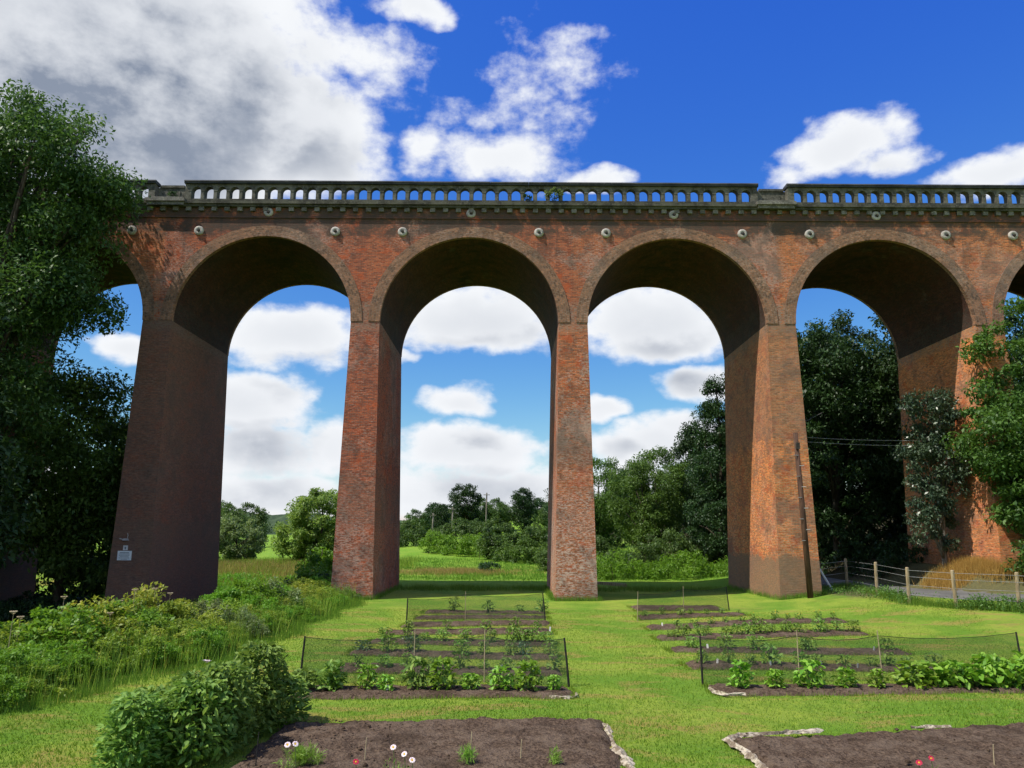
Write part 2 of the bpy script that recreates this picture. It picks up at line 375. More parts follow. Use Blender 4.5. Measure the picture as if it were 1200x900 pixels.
def ground_mat():
    m, n = new_mat('lawn_and_meadow'); P3 = n.n('NewGeometry').outputs['Position']; sp = n.n('SeparateXYZ', Vector=P3)
    x, y = sp.outputs[0], sp.outputs[1]
    a = n.noise(P3, .32, 5., .6, .5); b = n.noise(P3, 1.9, 6., .7); f = n.noise(P3, 14., 5., .75); ff = n.noise(P3, 60., 3., .8)
    col = n.mix(n.rng(a, .38, .62), (.16, .30, .034), (.29, .38, .055))
    col = n.mix(n.m('MULTIPLY', n.rng(b, .5, .68), .5), col, (.10, .22, .016))
    # worn straw patches on the walked lawn
    wp = n.m('MULTIPLY', n.rng(n.m('ADD', n.noise(P3, .55, 4., .6, .6, (1, 2.2, 1)), n.m('MULTIPLY', f, .18)), .59, .74), n.rng(y, 0., -8.))
    col = n.mix(n.m('MULTIPLY', wp, .75), col, (.36, .27, .085))
    # straw band and lush sward of the meadow beyond
    band = n.m('MULTIPLY', n.rng(n.m('ABSOLUTE', n.m('SUBTRACT', n.m('ADD', y, n.m('MULTIPLY', a, 14.)), 36.)), 9., 3.), n.rng(n.m('ADD', n.noise(P3, .22, 6., .7, .8, (1, 2, 1)), n.m('MULTIPLY', b, .35)), .62, .8))
    col = n.mix(n.m('MULTIPLY', band, .8), col, (.40, .27, .085))
    lush = n.rng(n.m('ADD', y, n.m('MULTIPLY', b, 4.)), 7., 13.)
    col = n.mix(n.m('MULTIPLY', lush, n.m('MULTIPLY', n.m('SUBTRACT', 1., band), .55)), col, (.15, .29, .028))
    # bare earth under the trees and by the lane
    e1 = n.m('MULTIPLY', n.rng(n.m('ADD', x, n.m('MULTIPLY', b, 2.)), 15.4, 16.8), n.rng(n.m('ADD', y, n.m('MULTIPLY', b, 3.)), -2.6, -.4))
    e2 = n.rng(n.m('ADD', x, n.m('MULTIPLY', b, 3.)), -11.5, -14.)
    e2 = n.m('MULTIPLY', e2, n.rng(y, 14., 8.))
    e3 = n.m('MULTIPLY', n.rng(x, 14., 17.), n.rng(y, 6., 10.))
    e = n.m('MAXIMUM', e1, e2)
    col = n.mix(n.m('MULTIPLY', e, .85), col, n.mix(f, (.07, .055, .035), (.20, .155, .105)))
    col = n.mix(n.m('MULTIPLY', e3, .9), col, n.mix(f, (.03, .03, .014), (.075, .06, .035)))
    col = n.mix(1., col, n.n('CombineColor', Red=n.rng(f, .2, .8, .62, 1.38, False), Green=n.rng(f, .2, .8, .68, 1.32, False), Blue=n.rng(ff, .2, .8, .6, 1.4, False)).outputs[0], 'MULTIPLY')
    finish(n, col, .95, .08, n.m('ADD', f, ff), .8, .05); return m
M['ground'] = ground_mat()
def hill_mat():
    m, n = new_mat('distant_woods'); P3 = n.n('NewGeometry').outputs['Position']
    a = n.noise(P3, .05, 6., .7); b = n.noise(P3, .01, 3., .5)
    col = n.mix(n.rng(a, .35, .65), (.035, .055, .035), (.075, .11, .06)); col = n.mix(n.rng(b, .55, .6), col, (.16, .20, .08))
    finish(n, col, 1., 0., a, .5, 2.); return m
M['hill'] = hill_mat()
# ------------------------------------------------------------------ terrain
def ss(a, b, x): 
    t = np.clip((x-a)/(b-a), 0, 1); return t*t*(3-2*t)
def H(x, y):
    x = np.asarray(x, float); y = np.asarray(y, float)
    z = .5*ss(11, 17, x)*ss(-16, -3, y)
    z = z+2.0*ss(30, 75, y)*ss(-30, -5, x)+9*ss(75, 260, y)*ss(-60, 10, x)
    z = z+4*ss(12, 40, y)*ss(26, 55, x)+1.1*ss(20.6, 22.6, x)*ss(-1.6, .6, y+(x-21)*.28)
    z = z-1.1*ss(0, 1, (-10.4-x)/2.6)*ss(0, 1, (34-y)/14)*ss(0, 1, (x+60)/20)
    z = z+.05*np.sin(x*.7+1.3)*np.sin(y*.45)*ss(0, 12, np.abs(y)+np.abs(x)*.3)
    return z
def axis(lims):
    out = []
    for a, b, s in lims: out += list(np.arange(a, b, s))
    return np.array(out+[lims[-1][1]])
gx = axis([(-3000, -300, 180), (-300, -60, 20), (-60, 60, 1.5), (60, 300, 20), (300, 3001, 180)])
gy = axis([(-400, -60, 60), (-60, -30, 3), (-30, 50, 1.5), (50, 300, 6), (300, 4001, 180)])
X, Y = np.meshgrid(gx, gy); V = np.stack([X, Y, H(X, Y)], -1).reshape(-1, 3); nx = len(gx)
I = np.arange(len(V)).reshape(len(gy), nx)
Q = np.stack([I[:-1, :-1], I[:-1, 1:], I[1:, 1:], I[1:, :-1]], -1).reshape(-1, 4)
link('ground', np_mesh('ground', V, Q, smooth=True), M['ground'], kind='structure')
def hills():
    r = np.random.RandomState(5); n = 500
    xs = np.linspace(-1500, 1500, n); prof = 13+9*np.sin(xs*.004+2.2)+5*np.sin(xs*.013)
    bump = np.convolve(r.rand(n+8), np.ones(3)/3, 'valid')[:n]*9
    rows = [(820, 0), (850, .6), (880, .92), (910, 1.0), (960, .7), (1100, 0)]
    V = np.concatenate([np.stack([xs, np.full(n, y)+r.rand(n)*8, (prof+bump*(.5+r.rand(n)*.5))*k-1], -1) for y, k in rows])
    I = np.arange(len(V)).reshape(len(rows), n)
    Q = np.stack([I[:-1, :-1], I[:-1, 1:], I[1:, 1:], I[1:, :-1]], -1).reshape(-1, 4)
    link('hills', np_mesh('hills', V, Q), M['hill'], kind='structure')
hills()
def lane():
    pts = [(60, -14.5), (45, -11), (33, -8.3), (25.5, -5.8), (21, -3.0), (18.7, .6), (18, 5), (18.2, 12), (19, 30)]
    c = []
    for i in range(len(pts)-1):
        for k in range(6):
            t = k/6; p0, p1, p2, p3 = (Vector(pts[max(0, min(len(pts)-1, i+j))]) for j in (-1, 0, 1, 2))
            c.append(.5*((2*p1)+(p2-p0)*t+(2*p0-5*p1+4*p2-p3)*t*t+(3*p1-p0-3*p2+p3)*t**3))
    mb = MB(); rowp = None; r = random.Random(3)
    for i, p in enumerate(c):
        d = (c[min(i+1, len(c)-1)]-c[max(i-1, 0)]).normalized(); s = Vector((-d.y, d.x))
        row = []
        for k in range(-3, 4):
            q = p+s*(k*.7+(r.uniform(-.12, .12) if abs(k) == 3 else 0))
            z = max(float(H(q.x, q.y)), float(H(p.x, p.y))-.1)+.035+.03*(1-(k/3)**2)
            row.append((q.x, q.y, z-(.06 if abs(k) == 3 else 0)))
        if rowp:
            for k in range(6): mb.face([rowp[k], rowp[k+1], row[k+1], row[k]])
        rowp = row
    link('road', mb.mesh('road'), M['road'], kind='structure')
lane()
# ------------------------------------------------------------------ the viaduct
S, SPAN, RAD, W = 10.6, 9.14, 4.57, 8.0
ZS, ZT = 13.65, 19.2
PX = [-7.5+S*k for k in range(-3, 5)]          # the eight piers
EL, ER = PX[0]-S, PX[-1]+S                       # springing lines of the end abutments
via = thing('viaduct', 'tall red brick railway viaduct with nine round arches and an arcaded stone parapet', 'viaduct')
def grid_face(mb, fn, nu, nv):
    for i in range(nu):
        for j in range(nv):
            mb.face([fn(i/nu, j/nv), fn((i+1)/nu, j/nv), fn((i+1)/nu, (j+1)/nv), fn(i/nu, (j+1)/nv)])
for i, x in enumerate(PX):
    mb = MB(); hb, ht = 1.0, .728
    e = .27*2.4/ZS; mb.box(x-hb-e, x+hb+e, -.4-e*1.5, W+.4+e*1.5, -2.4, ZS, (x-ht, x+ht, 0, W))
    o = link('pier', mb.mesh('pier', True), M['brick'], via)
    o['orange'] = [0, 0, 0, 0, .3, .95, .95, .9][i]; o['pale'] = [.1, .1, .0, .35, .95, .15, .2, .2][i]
    o['foot'] = [1, 1, .5, .8, .0, 1., .3, .3][i]; o['footz'] = [0., 0., 1.5, -1.8, 0., 0., 0., 0.][i]; o['grey'] = [0, 0, .85, .4, .6, .6, 0, 0][i]; o['greya'] = [0, 0, -1., 3.4, 6.2, 7.6, 0, 0][i]; o['greyb'] = [0, 0, 20, 5.6, 7.8, 20, 0, 0][i]  # third pier's full-height grey paints in tree shade; other piers get mottled bands
for a, b, k in ((EL-6, EL, 0), (ER, ER+6, 1)):
    mb = MB(); mb.box(a-14*(1-k), b+14*k, -.4, W+.4, -1, ZS, (a-14*(1-k), b+14*k, 0, W))
    mb.box(a-14*(1-k), b+14*k, .0, W, ZS, ZT)
    o = link('abutment', mb.mesh('abutment', True), M['brick'], via); o['orange'] = .4; o['pale'] = .2
NA = 40
for i in range(9):
    cx = EL+S/2+S*i
    x0, x1 = cx-S/2, cx+S/2
    arc = [(cx-RAD*math.cos(math.pi*t/NA), ZS+RAD*math.sin(math.pi*t/NA)) for t in range(NA+1)]
    for y, fl in ((0., False), (W, True)):
        mb = MB()
        def q(pts):
            mb.face([(a, y, b) for a, b in (reversed(pts) if fl else pts)])
        for t in range(NA):
            (ax, az), (bx, bz) = arc[t], arc[t+1]
            q([(ax, az), (bx, bz), (bx, ZT), (ax, ZT)])
        q([(x0, ZS), (arc[0][0], ZS), (arc[0][0], ZT), (x0, ZT)]); q([(arc[-1][0], ZS), (x1, ZS), (x1, ZT), (arc[-1][0], ZT)])
        o = link('spandrel_wall', mb.mesh('spandrel_wall', True), M['brick'], via)
        o['orange'] = [0, 0, .35, .05, .1, .2, .45, .6, .5][i]; o['pale'] = [.1, .1, .3, .5, .6, .6, .35, .3, .2][i]
    mb = MB()
    for t in range(NA):
        (ax, az), (bx, bz) = arc[t], arc[t+1]; s0, s1 = RAD*math.pi*t/NA, RAD*math.pi*(t+1)/NA
        for k in range(4):
            ya, yb = W*k/4, W*(k+1)/4
            mb.face([(ax, ya, az), (ax, yb, az), (bx, yb, bz), (bx, ya, bz)], [(ya, s0), (yb, s0), (yb, s1), (ya, s1)])
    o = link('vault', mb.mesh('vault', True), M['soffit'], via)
    for y, d in ((0, -1), (W, 1)):
        mb = MB(); yo = y+d*.035
        for t in range(NA):
            th0, th1 = math.pi*t/NA, math.pi*(t+1)/NA; ro = RAD+.57
            def pt(r, th, yy): return (cx-r*math.cos(th), yy, ZS+r*math.sin(th))
            s0, s1 = RAD*th0, RAD*th1
            r0 = RAD-.012
            fr = [pt(r0, th0, yo), pt(r0, th1, yo), pt(ro, th1, yo), pt(ro, th0, yo)]
            uv = [(s0, 0), (s1, 0), (s1, .675), (s0, .675)]
            mb.face(fr if d < 0 else fr[::-1], uv if d < 0 else uv[::-1])
            mb.face([pt(ro, th0, yo), pt(ro, th1, yo), pt(ro, th1, y), pt(ro, th0, y)], [(s0, .675), (s1, .675), (s1, .71), (s0, .71)])
            mb.face([pt(r0, th0, yo), pt(r0, th0, y-d*.2), pt(r0, th1, y-d*.2), pt(r0, th1, yo)], [(s0, 0), (s0, .2), (s1, .2), (s1, 0)])
        link('arch_ring', mb.mesh('arch_ring', True), M['ring'], via)['pale'] = .2
XL, XR = EL-20, ER+20
def beam(name, y0, y1, z0, z1, mat, x0=XL, x1=XR, seg=None):
    mb = MB()
    n = max(1, round((x1-x0)/(seg or (x1-x0))))
    for k in range(n): mb.box(x0+(x1-x0)*k/n, x0+(x1-x0)*(k+1)/n, y0, y1, z0, z1)
    return link(name, mb.mesh(name, True), mat, via)
beam('string_course', -.07, W+.07, ZT, ZT+.1, M['brick'], seg=6)
o = beam('frieze', 0.004, W-.004, ZT+.1, 19.78, M['brick'], seg=6); o['orange'] = .2; o['pale'] = .2; o['grey'] = .0
beam('cornice', -.20, W+.20, 19.78, 19.9, M['plinth'], seg=6); beam('cornice', -.30, W+.30, 19.9, 20.05, M['plinth'], seg=6)
mb = MB(); mb.box(-.13, .13, -.14, .0, 19.56, 19.778); cb = mb.mesh('corbel')
PIT = .672
x = XL+20
k = 0
while x < XR-20:
    link('corbel', cb, M['slab'], via, (x, 0, 0)); x += PIT
# parapet: runs of arched openings between the refuges over the king piers
def panel_mesh():
    mb = MB(); h = PIT/2; y0, y1 = -.08, .26; z0, z1 = 20.22, 21.06; r = .235; zs = z0+.46; n = 10
    arc = [(-r, z0)]+[(-r*math.cos(math.pi*t/n), zs+r*math.sin(math.pi*t/n)) for t in range(n+1)]+[(r, z0)]
    top = [(-h, z0)]+[(max(-h, min(h, a*1.43)), z1) for a, b in arc[1:-1]]+[(h, z0)]
    top[1] = (-h, z1); top[-2] = (h, z1)
    for y, fl in ((y0, 0), (y1, 1)):
        for t in range(len(arc)-1):
            f = [arc[t], arc[t+1], top[t+1], top[t]]
            f = [(a, y, b) for a, b in (f[::-1] if fl else f)]; mb.face(f)
    for t in range(len(arc)-1):
        mb.face([(arc[t][0], y0, arc[t][1]), (arc[t][0], y1, arc[t][1]), (arc[t+1][0], y1, arc[t+1][1]), (arc[t+1][0], y0, arc[t+1][1])])
    return mb.mesh('parapet_arch')
def cap_mesh():
    mb = MB(); mb.box(-h_, h_, -.125, -.081, 20.65, 20.71); mb.box(-h_+.02, h_-.02, -.105, -.082, 20.225, 20.65)
    return mb.mesh('baluster_face')
h_ = (PIT-.47)/2-.004
pm, cm = panel_mesh(), cap_mesh()
RF = [PX[2], PX[5]]; HW = .72
runs = [(XL+20, RF[0]-HW), (RF[0]+HW, RF[1]-HW), (RF[1]+HW, XR-20)]
for a, b in runs:
    n = int((b-a-.5)/PIT); m0 = (a+b)/2-n*PIT/2
    if a < -40: m0 = b-.25-n*PIT
    if b > 40: m0 = a+.25
    for k in range(n):
        o = link('parapet_arch', pm, M['stone'], via, (m0+PIT*(k+.5), 0, 0))
        link('baluster', cm, M['stone'], via, (m0+PIT*k, 0, 0))
    mb = MB(); mb.box(m0-.25, m0-.002, -.10, .28, 20.22, 21.06); mb.box(m0+n*PIT+.002, m0+n*PIT+.25, -.10, .28, 20.22, 21.06)
    link('end_block', mb.mesh('end_block', True), M['stone'], via)
    x = m0-.3; e = m0+n*PIT+.3; ns = round((e-x)/2.02)
    for k in range(ns):
        mb = MB(); xa, xb = x+(e-x)*k/ns+.004, x+(e-x)*(k+1)/ns-.004; dz = rnd.uniform(-.006, .006)
        mb.box(xa, xb, -.20, .38, 21.062+dz, 21.16+dz); mb.box(xa+.001, xb-.001, -.24, .42, 21.16+dz, 21.24+dz, (xa+.001, xb-.001, -.20, .38))
        link('coping_stone', mb.mesh('coping_stone'), M['coping'], via)
    beam('plinth', -.14, .32, 20.05, 20.218, M['plinth'], m0-.28, m0+n*PIT+.28, 3)
beam('rear_parapet', W-.26, W+.08, 20.06, 21.06, M['stone'], seg=6); beam('rear_coping', W-.38, W+.24, 21.065, 21.24, M['coping'], seg=2)
for x in RF:
    mb = MB(); mb.box(x-HW-.12, x+HW+.12, .30, .52, 20.2, 21.0); mb.box(x-.45, x+.45, .262, .298, 20.35, 20.8); mb.box(x-HW+.07, x+HW-.07, .24, .58, 21.003, 21.13)
    link('refuge_panel', mb.mesh('refuge_panel'), M['stone'], via)
    mb = MB(); mb.box(x-1.02, x+1.02, -.46, .29, 19.96, 20.14); mb.box(x-.9, x+.9, -.4, .28, 20.142, 20.2)
    mb.box(x-.95, x+.95, -.36, -.302, 19.78, 19.957)
    link('refuge_shelf', mb.mesh('refuge_shelf'), M['slab'], via)
mb = MB(); mb.lathe([(.06, .035), (.09, .10), (.16, .115), (.235, .09), (.25, .05), (.25, 0)][::-1], 20, 'Y'); tp = mb.mesh('tie_plate', smooth=True)
mb = MB(); mb.lathe([(.075, .08), (.075, .15), (.05, .19)], 8, 'Y'); bp = mb.mesh('bolt')
spots = [(x+s*1.75, 18.48) for x in PX for s in (-1, 1)]+[(EL+S/2+S*k, 19.52) for k in range(9)]
for x, z in spots:
    o = link('tie_plate', tp, M['plate'], via, (x, -.004, z)); link('bolt', bp, M['iron'], o, (.02, 0, -.02))
mb = MB(); mb.box(XL, XR, .3, W-.3, 20.06, 20.12); link('track_bed', mb.mesh('track_bed'), M['plinth'], via)
# ------------------------------------------------------------------ foliage machinery
def unit(r, n):
    v = r.normal(size=(n, 3)); return v/np.linalg.norm(v, axis=1, keepdims=True)
def leaf_cloud(r, C, rad, per, size, flat=.75, asp=.45, droop=.3, clumpvar=.35):
    """C (k,3) clump centres, rad (k,) clump radii -> rhombic folded leaves"""
    k = len(C); n = k*per
    d = unit(r, n); rr = r.rand(n)**.45
    off = d*rr[:, None]*np.repeat(rad, per)[:, None]; off[:, 2] *= flat
    c = np.repeat(C, per, 0)+off
    a = d*.7+unit(r, n)*.9; a[:, 2] -= droop; a /= np.linalg.norm(a, axis=1, keepdims=True)
    up = np.array([0, 0, 1.])+unit(r, n)*.75+d*.35
    b = np.cross(up, a); b /= np.maximum(np.linalg.norm(b, axis=1, keepdims=True), 1e-6); nn = np.cross(a, b)
    s = size*(.6+.8*r.rand(n))[:, None]
    V = np.stack([c-a*s*.5, c+b*s*asp*.5+nn*s*.12, c+a*s*.5, c-b*s*asp*.5+nn*s*.12], 1).reshape(-1, 3)
    Q = np.arange(4*n).reshape(n, 4)
    lv = np.clip(np.repeat(r.rand(k), per)*clumpvar+r.rand(n)*(1-clumpvar), 0, 1)
    return V, Q, lv
def clumps(r, lobes, inner=.5):
    C = []
    for cx, cy, cz, rx, ry, rz, n in lobes:
        d = unit(r, n); rr = inner+(1-inner)*r.rand(n)**.6
        C.append(np.array([cx, cy, cz])+d*rr[:, None]*np.array([rx, ry, rz]))
    return np.concatenate(C)
def make_tree(name, label, cat, lobes, trunk, leaf, per, size, crad, mat, seed, group=None, loc=(0, 0, 0), bark='bark', limbs=14, zmin=.4, part='crown', droop=.3, flat=.75, asp=.45, trunkname='trunk', limbname='limb', rz=0., scale=1.):
    r = np.random.RandomState(seed); root = thing(name, label, cat, (loc[0], loc[1], float(H(loc[0], loc[1]))) if loc[2] == 0 and abs(loc[1]) > .01 else loc, rz, group, scale)
    C = clumps(r, lobes); C = C[C[:, 2] > zmin]
    V, Q, lv = leaf_cloud(r, C, crad*(.6+.8*r.rand(len(C))), per, size, flat, asp, droop)
    keep = V.reshape(-1, 4, 3)[:, :, 2].min(1) > .02
    Q = Q[keep]; lv = lv[keep]
    link(part, np_mesh(part, V, Q, lv), M[leaf], root)
    rr = random.Random(seed)
    if trunk:
        rad, top = trunk; mb = MB(); pts = []; n = 9; ph = rr.uniform(0, 6)
        for i in range(n):
            t = i/(n-1); pts.append(Vector((math.sin(t*3+ph)*top[2]*.02*t*2+top[0]*t, math.cos(t*2.5+ph)*top[2]*.02*t*2+top[1]*t, -1.2*(top[2] > 5)-.3+(top[2]+.3+1.2*(top[2] > 5))*t)))
        mb.tube(pts, [rad*(1.35 if i == 0 else 1)*(1-.8*i/(n-1)) for i in range(n)], 9)
        link(trunkname, mb.mesh(trunkname, smooth=True), M[bark], root)
        for k in range(limbs):
            c = Vector(C[rr.randrange(len(C))]); t = min(.92, max(.22, c.z/top[2]*rr.uniform(.45, .75)))
            i = t*(n-1); a = pts[int(i)].lerp(pts[min(n-1, int(i)+1)], i % 1)
            md = a.lerp(c, .5)+Vector((rr.uniform(-.3, .3), rr.uniform(-.3, .3), .12*(c-a).length)); mb = MB()
            r0 = rad*.42*(1-.6*t)
            mb.tube([a, a.lerp(md, .5)+Vector((0, 0, .05)), md, md.lerp(c, .5), c], [r0, r0*.8, r0*.6, r0*.4, r0*.12], 6)
            link(limbname, mb.mesh(limbname, smooth=True), M[bark], root)
    return root
def place(src, x, y, rz, sc_, label=None, z=None):
    c = copy_tree(src); c.location = (x, y, float(H(x, y)) if z is None else z); c.rotation_euler.z = rz
    c.scale = sc_ if hasattr(sc_, '__len__') else (sc_,)*3
    if label: c['label'] = label
    return c
# ------------------------------------------------------------------ trees in front and left
make_tree('ash_tree', 'tall spreading ash tree overhanging the parapet and the partly hidden arch', 'tree',
          [(1.2, 0, 20.2, 3.3, 3.4, 3.3, 110), (2.6, .2, 17.2, 2.4, 2.6, 1.5, 30), (4.5, .3, 19.0, 1.2, 1.3, .8, 16), (1.4, 0, 14.0, 3.2, 3.2, 2.4, 80), (-4, 0, 20.6, 4.2, 3.5, 2.4, 60), (-4, 0, 11.5, 5, 4, 5, 120), (-.5, 0, 9, 4.5, 3.5, 4.5, 110), (4.2, 0, 13.2, 1.6, 1.4, .7, 10)],
          (.5, (.8, .2, 21)), 'leaf_big', 190, .22, 1.05, None, 11, loc=(-24.2, -3.6, .001), limbs=40)
make_tree('riverside_tree', 'broad shady riverside tree in front of the left-hand arches, beyond the weedy border', 'tree',
          [(0, 0, 11, 5, 5, 6, 120), (2, 1, 6, 4, 4, 4, 50), (-2, -2, 8, 4, 4, 5, 50)], (.45, (.3, 0, 14)), 'leaf_dark', 190, .32, 1.2, None, 12, loc=(-22.8, -19.5, 0), limbs=14)
make_tree('riverside_tree', 'riverside tree with low hanging limbs beside the weedy border', 'tree',
          [(0, 0, 9, 4, 4.5, 5.5, 90), (1, 1, 4.5, 3.5, 3.5, 3, 50)], (.35, (.2, 0, 12)), 'leaf_dark', 210, .3, 1.2, None, 13, loc=(-22.6, -11.0, 0), limbs=12)
make_tree('understorey_tree', 'dark bushy tree filling the arch beside the pier with the notice', 'tree',
          [(1.0, 0, 7.6, 4.0, 4, 5.6, 130), (2.6, -.5, 4.2, 2.6, 2.6, 4, 60), (-3, 2, 9, 4.5, 4, 5.5, 90)], (.3, (0, 0, 10)), 'leaf_mid', 180, .25, 1.1, None, 14, loc=(-23.6, 3.5, 0), limbs=14)
make_tree('understorey_tree', 'mid green tree behind the shaded pier seen through the leftmost arch', 'tree',
          [(0, 0, 8, 4, 4, 4.6, 110)], (.3, (0, 0, 10)), 'leaf_mid', 160, .26, 1.1, None, 15, loc=(-29.5, 14, 0), limbs=14)
make_tree('understorey_tree', 'dark bushy tree standing under the parapet behind the ash tree', 'tree',
          [(0, 0, 7, 5, 4, 7, 130)], (.3, (0, 0, 11)), 'leaf_dark', 150, .3, 1.2, None, 16, loc=(-31, -1, 0), limbs=14)
# right-hand side
make_tree('sycamore_tree', 'bright green broad-leaved tree at the right end in front of the brick pier', 'tree',
          [(0, 0, 10, 3.6, 3, 3.4, 60), (-1.2, -.6, 6.5, 3.4, 3, 2.4, 52), (1.5, 0, 4.5, 4.2, 3, 3.2, 60), (-.3, -.6, 3.0, 2.3, 1.8, 1.8, 36), (.8, -.5, 1.4, 2.4, 1.6, 1.0, 24), (-1.7, -.4, 5.0, 1.9, 1.6, 2.6, 40), (-1.5, -.5, 2.0, 2.0, 1.5, 1.6, 34)], (.25, (.6, .3, 11)), 'leaf_syc', 190, .22, .8, None, 21, loc=(25.7, -1.7, 1.0), limbs=18, flat=.5)
make_tree('ivy_clad_tree', 'slender ivy-clad tree with grey-green glossy leaves beside the lane', 'tree',
          [(0, 0, 7.2, 1.25, 1.2, 1.9, 30), (.1, 0, 4.9, 1.5, 1.3, 1.7, 36), (-.3, -.1, 2.6, 1.1, 1, 1.5, 22), (-.8, -.2, 5.6, 1.1, .6, .6, 8)], (.16, (.3, 0, 8.3)), 'leaf_grey', 170, .17, .5, None, 22, loc=(22.0, 2.2, 1.1), limbs=16, bark='palebark', scale=(1.05, 1.05, 1.12))
# behind arch four: a dark wood
dk = make_tree('woodland_tree', 'tall dark woodland tree rising behind the arch over the lane', 'tree',
          [(0, 0, 12, 3.6, 3.6, 5.4, 130), (.6, .5, 6.5, 4, 4, 4.5, 80)], (.32, (.2, .1, 14)), 'leaf_dark', 170, .27, 1.0, None, 23, group='dark trees behind the lane', loc=(22, 15, .5), limbs=18)
dk.scale = (1, 1, 1.02)
for i, (x, y, s, rz) in enumerate([(27.5, 13, 1.0, 2.1), (24.5, 20, 1.05, 4.0), (31, 18, 1.0, 5.2), (36, 14, 1.0, 1.2), (28, 26, 1.0, .5), (40, 22, .9, 3.3), (46, 15, .9, 2.), (21.5, 27, 1.0, 1.5)]):
    place(dk, x, y, rz, s)
# behind arch three: conifer-like tall tree, mixed trees, two hedges
make_tree('tall_conifer', 'tall narrow dark evergreen beside the orange brick pier', 'tree',
          [(0, 0, 4, 3, 3, 3.6, 60), (0, 0, 8, 2.3, 2.3, 3, 50), (0, 0, 11.5, 1.5, 1.5, 2.6, 34), (0, 0, 14.2, .7, .7, 1.8, 14)], (.25, (0, 0, 15.5)), 'leaf_dark', 170, .22, .7, None, 31, loc=(17.3, 27, .3), limbs=16)
mx = make_tree('mixed_tree', 'rounded mid green tree in the belt behind the hedge', 'tree',
          [(0, 0, 7, 3.6, 3.4, 4.2, 90), (.8, 0, 3.6, 3.4, 3, 2.6, 46)], (.25, (.1, .2, 8.6)), 'leaf_mid', 150, .25, .9, None, 32, group='trees in the belt behind the hedge', loc=(12.4, 36, .4), limbs=14, scale=.86)
place(mx, 9.2, 44, 2.2, (.95, .95, .95)); place(mx, 14.8, 41, 4.1, 1.0)
md = make_tree('mixed_tree', 'dark feathery tree in the belt between the brick piers', 'tree',
          [(0, 0, 6.5, 3.2, 3, 4.6, 90), (0, 0, 3, 3.2, 3, 2.6, 40), (.2, 0, 10.5, 1.2, 1.2, 2.0, 14)], (.22, (0, .2, 10)), 'leaf_dark', 150, .25, .85, None, 33, group='dark trees between the piers', loc=(5.9, 42, .5), limbs=14, scale=.72)
place(md, 7.0, 50, 3.5, .85); place(md, 20.5, 36, 5., 1.1); place(md, 19.8, 44, 2., 1.2)
# ------------------------------------------------------------------ hedges and brambles
def hedge(name, label, cat, pts, height, width, leaf, per, size, seed, step=.55, group=None, part='foliage'):
    r = np.random.RandomState(seed); C = []; rr = []
    x0, y0 = pts[0]; root = thing(name, label, cat, (x0, y0, float(H(x0, y0))), 0, group)
    z0 = float(H(x0, y0))
    for (ax, ay), (bx, by) in zip(pts[:-1], pts[1:]):
        L = math.hypot(bx-ax, by-ay); n = max(2, int(L/step*height*width/1.6))
        t = r.rand(n); ox = r.uniform(-width, width, n)*.5; nx_, ny_ = -(by-ay)/L, (bx-ax)/L
        hh = height*(.72+.28*np.sin(t*L*.9+seed)+.18*r.rand(n))
        z = hh*r.rand(n)**.6*(1-.35*(np.abs(ox)/width*2)**2)
        px_ = ax+(bx-ax)*t+ox*nx_; py_ = ay+(by-ay)*t+ox*ny_
        C.append(np.stack([px_-x0, py_-y0, H(px_, py_)-z0+np.maximum(z-.2, .12)], -1))
    C = np.concatenate(C); rad = np.full(len(C), .32*min(1.6, height))*(.7+.6*r.rand(len(C)))
    V, Q, lv = leaf_cloud(r, C, rad, per, size, .8)
    link(part, np_mesh(part, V, Q, lv), M[leaf], root)
    mb = MB(); q = random.Random(seed)
    for k in range(max(6, len(C)//14)):
        c = Vector(C[q.randrange(len(C))]); b = Vector((c.x+q.uniform(-.2, .2), c.y+q.uniform(-.2, .2), min(c.z, float(H(c.x+x0, c.y+y0))-z0)-.05))
        mb.tube([b, b.lerp(c, .5)+Vector((.05, .03, 0)), c], [.03, .022, .008], 5)
    link('stems', mb.mesh('stems'), M['bark'], root)
    return root
hedge('bramble_hedge', 'bright green bramble bank behind the arch with the timber baulk', 'hedge', [(3.0, 18.0), (8, 17.2), (13.2, 17.5), (17.5, 18.5)], 2.1, 3.4, 'leaf_bright', 80, .17, 41, .28)
hedge('field_hedge', 'clipped dark green field hedge between bramble bank and tree belt', 'hedge', [(2.5, 29), (9, 27.5), (15, 27), (19, 28)], 3.2, 3.0, 'leaf_far', 90, .2, 42, .32)
hedge('field_hedge', 'long olive green hedge crossing the meadow below the wooded slope', 'hedge', [(-16, 67), (-5, 63), (3, 60), (14, 56)], 3.4, 4, 'leaf_far', 70, .3, 43, .6)
hedge('bramble_hedge', 'bright green bramble thicket at the far side of the meadow', 'hedge', [(-9.5, 53), (-5.5, 49), (-2.4, 47)], 2.3, 4, 'leaf_bright', 80, .22, 44, .4)
hedge('bramble_hedge', 'darker bramble thicket beside the meadow near the pale pier', 'hedge', [(-2.4, 45), (1, 41), (4.6, 38)], 2.5, 4, 'leaf_mid', 80, .22, 45, .4)
make_tree('hawthorn_bush', 'small upright dark bush at the meadow edge between two bramble thickets', 'bush', [(0, 0, 1.8, .9, .9, 1.6, 24)], (.08, (0, 0, 2.4)), 'leaf_dark', 80, .25, .5, None, 46, loc=(-2.1, 44, float(H(-2.1, 44))), limbs=5)
make_tree('hawthorn_bush', 'low round bush standing alone in the straw coloured grass', 'bush', [(0, 0, .4, .9, .7, .5, 16)], (.05, (0, 0, .5)), 'leaf_dark', 80, .16, .3, None, 47, loc=(-1.7, 26, float(H(-1.7, 26))), limbs=4, zmin=.05)
